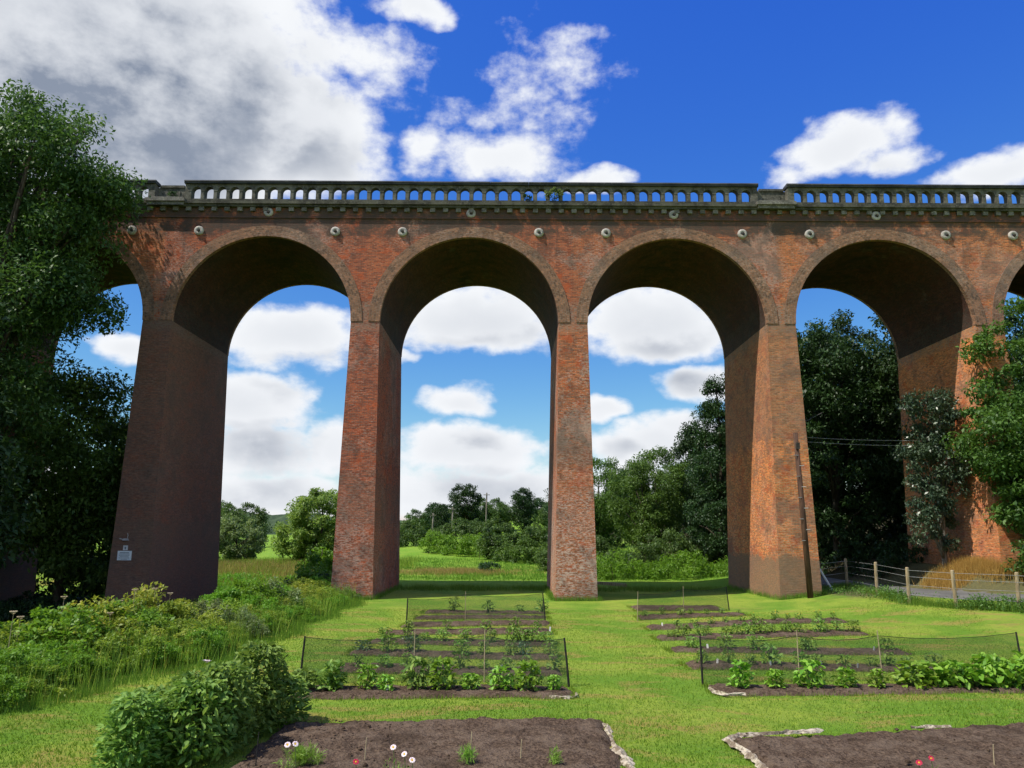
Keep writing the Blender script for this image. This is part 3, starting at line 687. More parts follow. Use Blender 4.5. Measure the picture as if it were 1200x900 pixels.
# willows behind arch one
make_tree('willow_bush', 'rounded sage green willow bush in the meadow behind the shaded pier', 'bush', [(0, 0, 2.3, 2.9, 2.8, 2.4, 110)], (.16, (0, 0, 3.6)), 'leaf_sage', 130, .26, .6, None, 51, loc=(-28.6, 44, .001), limbs=12, zmin=.1)
make_tree('willow_bush', 'bright yellow-green willow standing just left of the red brick pier', 'bush', [(0, 0, 3.9, 3.0, 2.8, 3.4, 120), (-2.6, 1, 2.6, 2.0, 2.2, 2.4, 50)], (.2, (0, 0, 5.8)), 'leaf_willow', 130, .3, .75, None, 52, loc=(-18.5, 38, 0), limbs=14, zmin=.1)
make_tree('willow_bush', 'leafy willow scrub against the foot of the red brick pier', 'bush', [(0, 0, 1.4, 1.4, 2.2, 1.6, 60), (.6, -4, .9, 1.1, 2, 1.1, 36)], (.1, (0, 0, 3)), 'leaf_bright', 110, .22, .5, None, 53, loc=(-12.6, 14.5, 0), limbs=8, zmin=.1)
make_tree('meadow_tree', 'dark tree peeping out behind the shaded pier', 'tree', [(0, 0, 6, 3, 3, 4, 60)], (.2, (0, 0, 7)), 'leaf_dark', 80, .34, .9, None, 54, loc=(-32.5, 36, 0), limbs=10)
hedge('thicket', 'tall dark thicket closing the view under the leftmost arches', 'thicket', [(-58, 13), (-46, 11.5), (-34, 11), (-22.5, 12)], 5.2, 3.5, 'leaf_dark', 70, .3, 48, .55)
hedge('thicket', 'dark thicket of holly closing the wood behind the lane', 'thicket', [(21.5, 29), (28, 30), (36, 27), (46, 24)], 6.5, 3.5, 'leaf_dark', 70, .3, 49, .55)
# the wooded slope, far off
fa = make_tree('slope_tree', 'rounded tree in the wood on the far slope', 'tree', [(0, 0, 6.5, 4, 4, 4.2, 70), (1.5, .5, 4, 4, 3.5, 3, 30)], (.3, (0, 0, 8)), 'leaf_far', 90, .5, 1.2, None, 61, group='trees on the wooded far slope', loc=(-19, 118, float(H(-19, 118))), limbs=8, scale=.55)
fb = make_tree('slope_tree', 'darker taller tree in the wood on the far slope', 'tree', [(0, 0, 8.5, 4.2, 4, 5, 80), (0, 0, 4, 4, 3.5, 3.5, 30)], (.3, (0, 0, 10)), 'leaf_dark', 90, .5, 1.2, None, 62, group='darker trees on the wooded far slope', loc=(-9.5, 122, float(H(-9.5, 122))), limbs=8, scale=.75)
r = random.Random(4)
for i in range(30):
    x = -24+i*1.75+r.uniform(-1, 1); y = 112+r.uniform(0, 16)+(i % 3)*16
    place(fa if r.random() < .6 else fb, x, y, r.uniform(0, 6), r.uniform(.42, .7)*(.75+.014*i)*(1.25 if i == 5 else 1))
for i in range(12):
    x = -26+i*4.2+r.uniform(-1, 1); y = 97+r.uniform(-4, 5)
    place(fa, x, y, r.uniform(0, 6), r.uniform(.22, .36))
for i in range(16):
    x = 12+i*4.5; y = 66+r.uniform(0, 22); place(fb if i % 2 else fa, x, y, r.uniform(0, 6), r.uniform(.6, .85))
for i in range(14):
    x = -47-i*5.2; y = 80+r.uniform(0, 50); place(fa, x, y, r.uniform(0, 6), r.uniform(.6, .9))
for i in range(10):
    x = -90+i*5.5; y = 210+r.uniform(0, 40); place(fa, x, y, r.uniform(0, 6), r.uniform(.35, .6))
# ------------------------------------------------------------------ poles and wires
def upole(label, x, y, h, lean=0., mat='palebark', rad=.12):
    t = thing('utility_pole', label, 'pole', (x, y, float(H(x, y))))
    mb = MB(); mb.tube([(0, 0, -.4), (lean*.5, 0, h*.5), (lean, 0, h)], [rad, rad*.92, rad*.8], 10); link('shaft', mb.mesh('shaft', smooth=True), M[mat], t)
    return t
for px, lab in ((506, 'slim grey pole at the far hedge, beside the bright brambles'), (529, 'pale grey pole standing between two others at the far hedge'), (569, 'tall grey pole at the far hedge, nearest the pale pier')):
    d = ray(px, 640); Yp = 86; x = d.x/d.y*(Yp-CAM.y)
    t = upole(lab, x, Yp, {506: 4.6, 529: 5.2, 569: 7.4}[px], .1, 'palebark', .13)
    mb = MB(); mb.box(-.5, .5, -.06, .06, 0, .1); link('crossarm', mb.mesh('crossarm'), M['palebark'], t, (.08, -.17, {506: 4.2, 529: 4.8, 569: 7.0}[px]))
t = upole('dark tarred pole with step irons leaning against the orange brick pier', 13.9, -1.0, 7.7, -.22, 'pole', .14)
for k in range(9):
    z = 2.6+k*.5; mb = MB(); mb.tube([(0, 0, 0), (.22 if k % 2 else -.22, -.06, 0)], .018, 5); link('step_iron', mb.mesh('step_iron'), M['wire'], t, (-.22*z/7.7, -.1, z))
mb = MB(); mb.box(-.09, .09, -.05, .05, 0, .3); link('junction_box', mb.mesh('junction_box'), M['iron'], t, (-.2, -.16, 6.9))
def wire(label, a, b, sag, rad=.012, group=None):
    mb = MB(); a = Vector(a); b = Vector(b); pts = []
    for k in range(17):
        t = k/16; p = a.lerp(b, t)-a; p.z -= sag*4*t*(1-t); pts.append(p)
    mb.tube(pts, rad, 5)
    o = link('overhead_cable', mb.mesh('overhead_cable'), M['wire'], None, a, label=label, category='cable')
    if group: o['group'] = group
wire('lowest overhead cable strung from the orange pier to the ivy-clad tree', (14.63, 4.2, 8.25), (22.1, 2.2, 7.75), .12)
wire('middle overhead cable strung from the orange pier to the ivy-clad tree', (14.63, 4.0, 8.45), (22.1, 2.2, 8.0), .1)
wire('upper overhead cable rising from the orange pier into the dark wood', (14.63, 4.3, 8.6), (22.1, 14.6, 11.8), .1)
# ------------------------------------------------------------------ post-and-wire fence by the lane
fz = [(15.35, -.55), (16.75, -.7), (18.0, -1.4), (18.35, -3.6), (19.3, -5.4), (20.9, -6.3), (23.2, -7.0), (25.8, -7.7)]
fz = [P(961, 690, .5), P(993, 689, .48), P(1028, 697, .45), P(1066, 709, .35), P(1121, 714, .33), P(1195, 718, .3), P(1275, 723, .3)]
fz = [(p.x, p.y) for p in fz]
print('fence', [(round(a, 1), round(b, 1)) for a, b in fz])
t = thing('wire_fence', 'rustic post-and-wire fence running along the lane from the orange pier', 'fence', (fz[0][0], fz[0][1], 0))
fo = Vector((fz[0][0], fz[0][1], 0)); tops = []
for k, (x, y) in enumerate(fz):
    z = float(H(x, y)); hgt = 1.42; le = rnd.uniform(-.05, .05); mb = MB()
    mb.tube([(0, 0, -.3), (le*.5, 0, hgt*.5), (le, 0, hgt-.03), (le, 0, hgt)], [.075, .07, .068, .05], 9)
    link('post', mb.mesh('post'), M['post'], t, Vector((x, y, z))-fo); tops.append(Vector((x+le*.7, y-.07, z)))
for hh in (.35, .72, 1.05, 1.3):
    mb = MB(); mb.tube([p+Vector((0, 0, hh))-fo for p in tops], .007, 5); link('wire', mb.mesh('wire'), M['wire'], t)
mb = MB(); a = Vector((fz[0][0], fz[0][1]-.1, .5+.95)); b = P(975, 691, .48)
mb.tube([Vector((0, 0, 0)), (Vector((b.x, b.y, .47))-a)], [.055, .06], 8); link('brace', mb.mesh('brace'), M['white'], t, a-fo)
# timber baulk
p = P(697, 685); q = P(733, 688); mb = MB()
mb.box(-.0, 1, -.12, .12, 0, .22)
L = Vector((q.x-p.x, q.y-p.y, 0)); mb = MB(); mb.box(0, L.length, -.13, .13, 0, .2, (.02, L.length-.03, -.12, .12))
o = link('timber_baulk', mb.mesh('timber_baulk'), M['post'], None, (p.x, p.y, .0), label='weathered timber baulk lying on the grass by the bramble bank', category='timber'); o.rotation_euler.z = math.atan2(L.y, L.x)
# notice on the shaded pier
def notice():
    zc = 1.95+.0; yf = -.4*(1-zc/ZS)-.0
    t = thing('notice_board', 'pale blue-white notice fixed to the shaded brick pier', 'sign', (PX[2]-.28, yf-.03, zc))
    mb = MB(); mb.box(-.33, .33, -.02, .02, -.22, .22); link('board', mb.mesh('board'), M['notice'], t)
    mb = MB()
    for k, (w_, h) in enumerate([(.44, .035), (.5, .02), (.5, .02), (.42, .02), (.5, .02), (.3, .02)]):
        mb.box(-w_/2, w_/2, -.0235, -.0205, .13-k*.06-h/2, .13-k*.06+h/2)
    link('lettering', mb.mesh('lettering'), M['ink'], t)
    t2 = thing('warning_plate', 'small white warning plate above the pale notice', 'sign', (PX[2]-.27, yf-.02, zc+.36))
    mb = MB(); mb.box(-.11, .11, -.012, .012, -.11, .11); link('plate', mb.mesh('plate'), M['white'], t2)
    mb = MB(); mb.box(-.035, .035, -.016, -.0125, -.07, .05); link('pictogram', mb.mesh('pictogram'), M['ink'], t2)
    t3 = thing('bulkhead_lamp', 'old unlit lamp bracket above the warning plate', 'lamp', (PX[2]-.3, yf+.02, zc+.75))
    mb = MB(); mb.box(-.15, .15, -.10, .0, -.05, .05, (-.1, .1, -.06, 0)); link('housing', mb.mesh('housing'), M['plate'], t3)
    mb = MB(); mb.tube([(.08, -.04, .05), (.1, -.06, .2), (.06, -.05, .3)], .02, 6); mb.tube([(-.15, -.03, 0), (-.3, -.05, .05)], .03, 6); link('bracket', mb.mesh('bracket'), M['plate'], t3)
M['notice'] = plain_mat('notice_enamel', (.74, .79, .80), (.82, .86, .86))
M['ink'] = plain_mat('faded_ink', (.16, .19, .22), (.22, .25, .28))
notice()
# ------------------------------------------------------------------ garden: soil beds
def bed(poly_front, seed, h=.07, amp=.05, res=.09, loc=None, clods=0):
    """poly_front: (x0,x1,y0,y1,skew) strip with ragged edges"""
    x0, x1, y0, y1, sk = poly_front; r = np.random.RandomState(seed)
    nx_ = max(4, int((x1-x0)/res)); ny_ = max(5, int((y1-y0)/res))
    u = np.linspace(0, 1, nx_+1); v = np.linspace(0, 1, ny_+1); Uu, Vv = np.meshgrid(u, v)
    e0 = np.convolve(r.rand(nx_+5), np.ones(5)/5, 'valid')-.5; e1 = np.convolve(r.rand(nx_+5), np.ones(5)/5, 'valid')-.5
    Xx = x0+(x1-x0)*Uu; ya = y0+e0[None, :]*.28; yb = y1+e1[None, :]*.28
    Xx = Xx+(np.convolve(r.rand(ny_+5), np.ones(5)/5, 'valid')[:ny_+1]-.5)[:, None]*.35*(1-2*np.abs(Uu-.5) < .15)
    Yy = ya+(yb-ya)*Vv+sk*Uu
    ed = np.minimum(np.minimum(Uu, 1-Uu)*(x1-x0), np.minimum(Vv, 1-Vv)*(y1-y0))
    k = ss(0, .16, ed); nz = r.rand(*Uu.shape); nz2 = nz.copy(); nz2[1:-1, 1:-1] = (nz[:-2, 1:-1]+nz[2:, 1:-1]+nz[1:-1, :-2]+nz[1:-1, 2:]+2*nz[1:-1, 1:-1])/6
    Z = H(Xx, Yy)+.004+k*(h+amp*(nz2-.5)*1.6)-.03*(1-k)
    V = np.stack([Xx, Yy, Z], -1).reshape(-1, 3); I = np.arange(len(V)).reshape(ny_+1, nx_+1)
    Q = np.stack([I[:-1, :-1], I[:-1, 1:], I[1:, 1:], I[1:, :-1]], -1).reshape(-1, 4)
    link('soil_bed', np_mesh('soil_bed', V, Q, smooth=True), M['soil'], kind='structure')
    if clods:
        VV = []; QQ = []
        for _ in range(clods):
            cx, cy = r.uniform(x0+.1, x1-.1), r.uniform(y0+.1, y1-.1); s = r.uniform(.008, .026)*(1 if r.rand() < .93 else 2.)
            b = np.array([(1, 0, 0), (0, 1, 0), (-1, 0, 0), (0, -1, 0), (0, 0, 1), (0, 0, -.6)])*s*(.7+.6*r.rand(6, 1))
            a = r.rand()*6; b = b@np.array([[math.cos(a), -math.sin(a), 0], [math.sin(a), math.cos(a), 0], [0, 0, .75]])
            i = len(VV)*6; VV.append(b+np.array([cx, cy+sk*(cx-x0)/(x1-x0), h+.012]))
            QQ += [(i+p, i+q_, i+t_) for p, q_, t_ in ((0, 1, 4), (1, 2, 4), (2, 3, 4), (3, 0, 4), (1, 0, 5), (2, 1, 5), (3, 2, 5), (0, 3, 5))]
        link('soil_clods', np_mesh('soil_clods', np.concatenate(VV), np.array(QQ)), M['clod'], kind='stuff', label='loose dark clods lying on the dug front bed', category='soil')
BEDS = [(-4.25, 1.2, -22.35, -21.2, 0), (-4.0, 1.22, -19.8, -18.75, 0), (-4.15, 1.27, -17.5, -16.5, 0), (-4.05, 1.3, -15.3, -14.3, 0),
        (-4.0, 1.34, -13.0, -11.8, 0), (-3.7, 1.36, -10.9, -9.6, 0), (-3.5, 1.38, -8.6, -7.6, 0), (-3.45, 1.4, -6.7, -5.7, 0),
        (4.05, 11.3, -21.9, -20.9, .4), (4.15, 10.5, -19.2, -18.2, .3), (4.28, 10.8, -16.7, -15.7, .4), (4.4, 11.4, -14.1, -12.9, 1.5),
        (4.6, 12.2, -11.3, -10.0, 2.2), (4.8, 9.3, -8.4, -7.1, 1.6), (5.1, 9.0, -5.4, -3.4, .8)]
for i, b in enumerate(BEDS): bed(b, 100+i, clods=70 if i in (0, 8) else 0)
FRONT = [(-3.75, 1.55, -29.0, -24.3, 0), (3.35, 12.5, -29.4, -25.1, 1.4)]
for i, b in enumerate(FRONT): bed(b, 130+i, h=.09, amp=.05, res=.055, clods=[700, 260][i])
def cloth(label, path, w0, seed):
    """crumpled strip of weed cloth along a path, turned up over the soil edge"""
    r = random.Random(seed); pts = []
    for (a, b), (c, d) in zip(path[:-1], path[1:]):
        n = max(2, int(math.hypot(c-a, d-b)/.09))
        pts += [Vector((a+(c-a)*k/n, b+(d-b)*k/n)) for k in range(n)]
    pts.append(Vector(path[-1])); mb = MB(); prev = None; o = pts[0]
    w0 *= .72; ww = w0
    for i, p in enumerate(pts):
        d = (pts[min(i+1, len(pts)-1)]-pts[max(i-1, 0)]).normalized(); s = Vector((-d.y, d.x)); ww += (w0-ww)*.25+r.uniform(-.45, .45)*w0
        ww = max(.012, ww); row = []
        for k in range(5):
            q = p+s*((k/4-.5)*ww+r.uniform(-.015, .015)); row.append((q.x-o.x, q.y-o.y, .01+.045*math.sin(k/4*math.pi)+r.uniform(0, .03)))
        if prev:
            for k in range(4): mb.face([prev[k], prev[k+1], row[k+1], row[k]])
        prev = row
    return link('weed_cloth', mb.mesh('weed_cloth', smooth=False), M['cloth'], None, (o.x, o.y, 0), label=label, category='ground cloth')
cloth('pale weed cloth edge turned up along the far side of the dug bed', [(-1.2, -24.28), (.2, -24.34), (1.15, -24.3)], .06, 1)
cloth('crumpled pale weed cloth at the right-hand corner of the dug bed', [(1.62, -26.9), (1.56, -26.0), (1.52, -25.2), (1.58, -24.5), (1.25, -24.2)], .17, 2)
cloth('crumpled pale weed cloth at the pointed corner of the bare bed', [(5.0, -24.7), (4.2, -24.88), (3.55, -25.05), (3.3, -25.3), (3.4, -25.9), (3.42, -27.4)], .15, 3)
cloth('white cloth scrap at the corner of the strip with lime plants', [(.75, -22.33), (1.1, -22.36), (1.3, -22.2), (1.28, -21.9)], .08, 4)
cloth('white cloth scrap at the corner of the strip with broad leafy plants', [(4.05, -21.3), (4.05, -21.7), (4.2, -21.95), (4.6, -21.92)], .09, 5)
cloth('short pale cloth scrap along the far side of the bare bed', [(7.2, -24.42), (6.8, -24.47), (6.5, -24.52)], .07, 6)
# ------------------------------------------------------------------ garden plants
def plant_meshes(seed, h, rad, nleaf, size, asp=.55, dome=True):
    r = np.random.RandomState(seed); n = nleaf
    t = r.rand(n); ang = r.rand(n)*2*np.pi
    zz = h*(.05+.95*t); rr_ = rad*np.sqrt(np.clip(1-(t-.35)**2*1.6, .05, 1))*(.35+.65*r.rand(n))
    c = np.stack([rr_*np.cos(ang), rr_*np.sin(ang), zz], -1)
    a = np.stack([np.cos(ang), np.sin(ang), r.uniform(-.45, .6, n)], -1)+unit(r, n)*.75; a /= np.linalg.norm(a, axis=1, keepdims=True)
    up = np.array([0, 0, 1.])+unit(r, n)*.6; b = np.cross(up, a); b /= np.linalg.norm(b, axis=1, keepdims=True); nn = np.cross(a, b)
    s = size*(.6+.7*r.rand(n))[:, None]
    pts = [c-a*s*.5, c-a*s*.1+b*s*asp*.5+nn*s*.08, c+a*s*.28+b*s*asp*.36+nn*s*.04, c+a*s*.55-nn*s*.12, c+a*s*.28-b*s*asp*.36+nn*s*.04, c-a*s*.1-b*s*asp*.5+nn*s*.08]
    V = np.stack(pts, 1).reshape(-1, 3); i = np.arange(n)[:, None]*6
    Q = np.concatenate([i+np.array([[0, 1, 2, 3]]), i+np.array([[0, 3, 4, 5]])]); lv = np.tile(r.rand(n), 2)
    me = np_mesh('leaves', V, Q, lv)
    mb = MB(); q = random.Random(seed)
    for k in range(7):
        a_ = q.uniform(0, 6.28); l = rad*q.uniform(.2, .75); zz = h*q.uniform(.55, .95)
        mb.tube([(0, 0, -.03), (l*.35*math.cos(a_), l*.35*math.sin(a_), zz*.5), (l*math.cos(a_), l*math.sin(a_), zz)], [.009, .007, .003], 5)
    return me, mb.mesh('stems')
def plant(name, label, cat, x, y, meshes, leaf, s=1., group=None, rz=None, q=rnd):
    t = thing(name, label, cat, (x, y, float(H(x, y))+.05), q.uniform(0, 6.28) if rz is None else rz, group, (s*q.uniform(.85, 1.15), s*q.uniform(.85, 1.15), s*q.uniform(.75, 1.2)))
    t.rotation_euler = (q.uniform(-.12, .12), q.uniform(-.12, .12), t.rotation_euler.z)
    me = meshes[0]
    if me.materials and me.materials[0] != M[leaf]:
        me = me.copy(); me.materials.clear()
    link('leaves', me, M[leaf], t); link('stems', meshes[1], M['stem'], t); return t
PM = [plant_meshes(200+k, .46, .25, 150, .12) for k in range(3)]
PB = [plant_meshes(210+k, .40, .27, 130, .10, .5) for k in range(3)]
PS = [plant_meshes(220+k, .26, .16, 60, .08, .5) for k in range(3)]
PW = [plant_meshes(230+k, .46, .38, 140, .17, .62) for k in range(3)]
def variant(base, leaf):
    out = []
    for me, st in base:
        m2 = me.copy(); m2.materials.clear(); m2.materials.append(M[leaf]); out.append((m2, st))
    return out
LIME, LIMEW, DARK, BLUE, SMALL = variant(PM, 'leaf_lime'), variant(PW, 'leaf_lime'), variant(PB, 'leaf_dahlia'), variant(PB, 'leaf_blue'), variant(PS, 'leaf_dahlia')
PALEL = variant(PM, 'leaf_dahlia')
# front strip of the left plot, from the bush row to the bare corner
for k, (px, s, kind) in enumerate([(362, 1.15, 1), (392, 1.15, 1), (394, .9, 0), (430, .95, 0), (456, .8, 0), (488, 1.15, 1), (520, 1.1, 0), (553, .8, 0), (587, .95, 0), (618, 1.05, 0), (647, .75, 0)]):
    p = P(px, 808)
    plant('dahlia_plant', 'leafy young dahlia in the front strip of the netted plot by the bush row' if kind else 'lime green young dahlia in the front strip of the netted plot by the bush row', 'plant', p.x, -21.75+rnd.uniform(-.1, .1), (PALEL if kind else LIME)[k % 3], 'leaf_dahlia' if kind else 'leaf_lime', s, 'dahlias in the front strip by the bush row')
# second strip and further, left plot
for row, (y, xs, kind, s, lab, grp) in enumerate([
    (-19.3, np.linspace(-3.4, 1.0, 9), SMALL, 1.15, 'small dark green seedling in the second strip behind the lime dahlias', 'seedlings in the second strip'),
    (-17.0, [-3.9, -3.2, -2.6, .05, .35, -1.2, -.7, 1.0], DARK, .85, 'bushy dark green plant in the third soil strip of the left plot', 'bushy plants in the third strip'),
    (-14.8, [-3.6, -2.9, -1.9, -1.3, -.6, 0., .3, .7, 1.1, -2.4], DARK, .82, 'dark leafy plant in the fourth soil strip of the left plot', 'leafy plants in the fourth strip'),
    (-12.4, [-3.2, -2.0, -.8, .2, .9], SMALL, 1.3, 'small plant in the fifth soil strip of the left plot', 'small plants in the fifth strip'),
    (-6.2, [-.9, .4, 1.3, -2.3], SMALL, 1.6, 'upright weed at the far end of the left plot under the arch', 'weeds at the far end of the left plot')]):
    for k, x in enumerate(xs):
        kd = BLUE if (row in (1,) and k in (0, 2, 4)) else kind
        plant('garden_plant', lab, 'plant', x+rnd.uniform(-.08, .08), y+rnd.uniform(-.12, .12), kd[k % 3], 'leaf_blue' if kd is BLUE else 'leaf_dahlia', s*rnd.uniform(.85, 1.2), grp)
# right plot
def ry(i, x): b = BEDS[i]; return (b[2]+b[3])/2+b[4]*(x-b[0])/(b[1]-b[0])
for k, x in enumerate([4.65, 5.4, 6.1, 6.85, 7.5, 8.3, 8.75, 9.15, 9.6, 10.0, 10.4, 10.8, 11.15]):
    plant('broad_leaved_plant', 'broad-leaved lime green plant in the front strip of the right-hand netted plot', 'plant', x, ry(8, x)+rnd.uniform(-.1, .1), (LIME if k in (0, 1, 2, 3, 4) else LIMEW)[k % 3], 'leaf_lime', [1.0, .9, 1.15, .85, .9, 1.1, 1.15, 1.0, 1.2, 1.2, 1.1, 1.15, 1.0][k], 'broad-leaved plants in the right-hand front strip')
for row, (i, xs, kind, s, lab, grp) in enumerate([
    (9, np.linspace(4.6, 10.2, 11), SMALL, 1.3, 'small plant in the second strip of the right-hand plot', 'small plants in the right-hand second strip'),
    (10, [4.9, 5.9, 6.6, 8.0, 8.2, 10.2], DARK, .9, 'single bushy plant in the grey third strip of the right-hand plot', 'bushy plants in the right-hand third strip'),
    (11, np.linspace(4.8, 11.0, 15), DARK, .85, 'low leafy plant in the fourth strip of the right-hand plot', 'leafy plants in the right-hand fourth strip'),
    (12, np.linspace(5.6, 11.8, 11), SMALL, 1.0, 'small yellow-flowered plant in the fifth strip of the right-hand plot', 'yellow-flowered plants in the right-hand fifth strip'),
    (13, np.linspace(5.2, 9.0, 7), SMALL, .95, 'tiny seedling in the sixth strip of the right-hand plot', 'seedlings in the right-hand sixth strip')]):
    for k, x in enumerate(xs):
        t = plant('garden_plant', lab, 'plant', x+rnd.uniform(-.12, .12), ry(i, x)+rnd.uniform(-.15, .15), kind[k % 3], 'leaf_dahlia', s*rnd.uniform(.75, 1.25), grp)
        if i == 12:
            mb = MB()
            for _ in range(3): mb.lathe([(.006, 0), (.022, .006), (.014, .016)], 7, 'Z', (rnd.uniform(-.12, .12), rnd.uniform(-.12, .12), rnd.uniform(.2, .32)))
            link('flowers', mb.mesh('flowers'), M['yolk'], t)
# the foreground row of bushy dahlias
FB = [plant_meshes(240+k, [.95, 1.1, .88][k], [.56, .5, .6][k], 1500, .12, .48) for k in range(3)]
for k, (x, y, s, lab) in enumerate([(-3.85, -24.2, 1.0, 'bushy dark green dahlia closest to the lime dahlia strip'), (-4.12, -24.75, 1.02, 'second bushy dahlia in the row beside the dug bed'), (-4.3, -25.3, 1.0, 'third bushy dahlia in the row beside the dug bed'),
                               (-4.75, -25.75, .9, 'bushy dahlia in the row carrying a pale flower on the lawn side'), (-4.25, -25.9, .95, 'bushy dahlia half over the edge of the dug bed'), (-4.95, -26.35, .92, 'bushy dahlia beyond the flowering one on the lawn side'), (-4.35, -26.55, 1.0, 'bushy dahlia standing by the thin grey stake'), (-4.95, -27.1, .95, 'end bushy dahlia of the row on the lawn side')]):
    t = plant('dahlia_bush', lab, 'bush', x, y, FB[k % 3], 'leaf_dahlia', s, 'bushy dahlias beside the dug bed')
    if k == 3:
        mb = MB()
        for j in range(14):
            a = j*2.4; rr = .03+.003*j; mb.face([(0, 0, .0), (rr*math.cos(a-.3), rr*math.sin(a-.3), .03), (rr*1.5*math.cos(a), rr*1.5*math.sin(a), .035), (rr*math.cos(a+.3), rr*math.sin(a+.3), .03)])
        link('flower', mb.mesh('flower'), M['petal'], t, (.0, .1, 1.1))
# ------------------------------------------------------------------ cosmos in the near bed, canes
def cosmos(label, px, py, dist, colour, n=1, seed=0):
    d = ray(px, py); t_ = dist/d.y; p = CAM+d*t_
    q = random.Random(seed); t = thing('cosmos_plant', label, 'flower', (p.x, p.y, 0))
    mb = MB(); mb.tube([(0.05, .02, .0), (.03, 0, p.z*.5), (0, 0, p.z)], [.008, .006, .004], 6); link('stem', mb.mesh('stem'), M['stem'], t)
    mb = MB()
    for j in range(8):
        a = j*math.pi/4; l = .036; ca, sa = math.cos(a), math.sin(a)
        def pt(r_, s_, z): return (r_*ca-s_*sa, r_*sa*.9+s_*ca, z)
        mb.face([pt(.006, -.005, 0), pt(l*.6, -.012, .012), pt(l, -.009, .01), pt(l*.97, 0, .006), pt(l, .009, .01), pt(l*.6, .012, .012), pt(.006, .005, 0)])
    fl = link('flower', mb.mesh('flower'), M[colour], t, (0, 0, p.z)); fl.rotation_euler = (R(50), R(q.uniform(-20, 20)), q.uniform(-.4, .4))
    mb = MB(); mb.lathe([(.012, 0), (.012, .008), (.006, .013)], 8); link('flower_centre', mb.mesh('flower_centre'), M['yolk'], fl)
    r_ = np.random.RandomState(seed); C = np.stack([r_.uniform(-.08, .08, 14), r_.uniform(-.08, .08, 14), r_.uniform(.05, max(.1, p.z*.75), 14)], -1)
    V, Q, lv = leaf_cloud(r_, C, np.full(14, .07), 14, .07, 1., .08); link('leaves', np_mesh('leaves', V, Q, lv), M['leaf_lime'], t)
for a in [('white cosmos flower beside the bushy dahlias', 337, 873, 9.4, 'petal', 1, 1), ('second white cosmos flower touching its neighbour by the dahlias', 346, 872, 9.5, 'petal', 1, 2), ('pale pink cosmos flower over the dug bed, tallest of three', 461, 876, 9.6, 'petal', 1, 3),
          ('small pale cosmos flower between two larger ones over the dug bed', 474, 884, 9.5, 'petal', 1, 4), ('lowest pale pink cosmos flower over the dug bed', 483, 891, 9.4, 'petal', 1, 5), ('crimson cosmos flower low over the dug bed', 417, 893, 9.4, 'petal_red', 1, 6),
          ('crimson flower over the bare right-hand bed', 1077, 894, 9.6, 'petal_red', 1, 7), ('darker crimson flower over the bare right-hand bed', 1091, 889, 9.7, 'petal_red', 1, 8)]: cosmos(*a)
def feathery(label, px, py, wid, hgt, seed):
    p = P(px, py); r_ = np.random.RandomState(seed); n = int(60*wid/.3)
    C = np.stack([r_.normal(0, wid*.4, n), r_.normal(0, wid*.3, n), r_.uniform(.05, hgt, n)], -1)
    V, Q, lv = leaf_cloud(r_, C, np.full(n, .08), 24, .09, 1., .07, -.6); t = thing('cosmos_seedling', label, 'plant', (p.x, p.y, .08))
    link('leaves', np_mesh('leaves', V, Q, lv), M['leaf_lime'], t)
    mb = MB()
    for k in range(5): mb.tube([(0, 0, -.03), (r_.normal(0, wid*.3), r_.normal(0, wid*.2), hgt)], [.006, .003], 5)
    link('stems', mb.mesh('stems'), M['stem'], t)
feathery('feathery lime green tuft of cosmos at the edge of the dug bed', 355, 905, .26, .2, 1)
feathery('thin feathery cosmos seedling tied to a cane in the dug bed', 549, 905, .08, .2, 2)
feathery('thin feathery cosmos seedling growing alone in the dug bed', 651, 906, .05, .17, 3)
for px, y0, y1, lab, m_ in [(551, 900, 866, 'thin cane beside the feathery seedling in the dug bed', 'cane'), (610, 900, 874, 'thin bare cane standing alone in the dug bed', 'cane'), (299, 905, 868, 'grey stake at the foot of the bushy dahlias', 'dark_post'), (427, 900, 872, 'thin cane near the crimson flower in the dug bed', 'cane'), (1166, 905, 880, 'thin cane in the bare right-hand bed', 'cane')]:
    p = P(px, y0); h = (y0-y1)/85*1.02; mb = MB(); mb.tube([(0, 0, -.1), (.005, 0, h*.5), (.015, 0, h)], [.009, .008, .006], 6)
    link('garden_cane', mb.mesh('garden_cane'), M[m_], None, (p.x, p.y, .05), label=lab, category='cane')
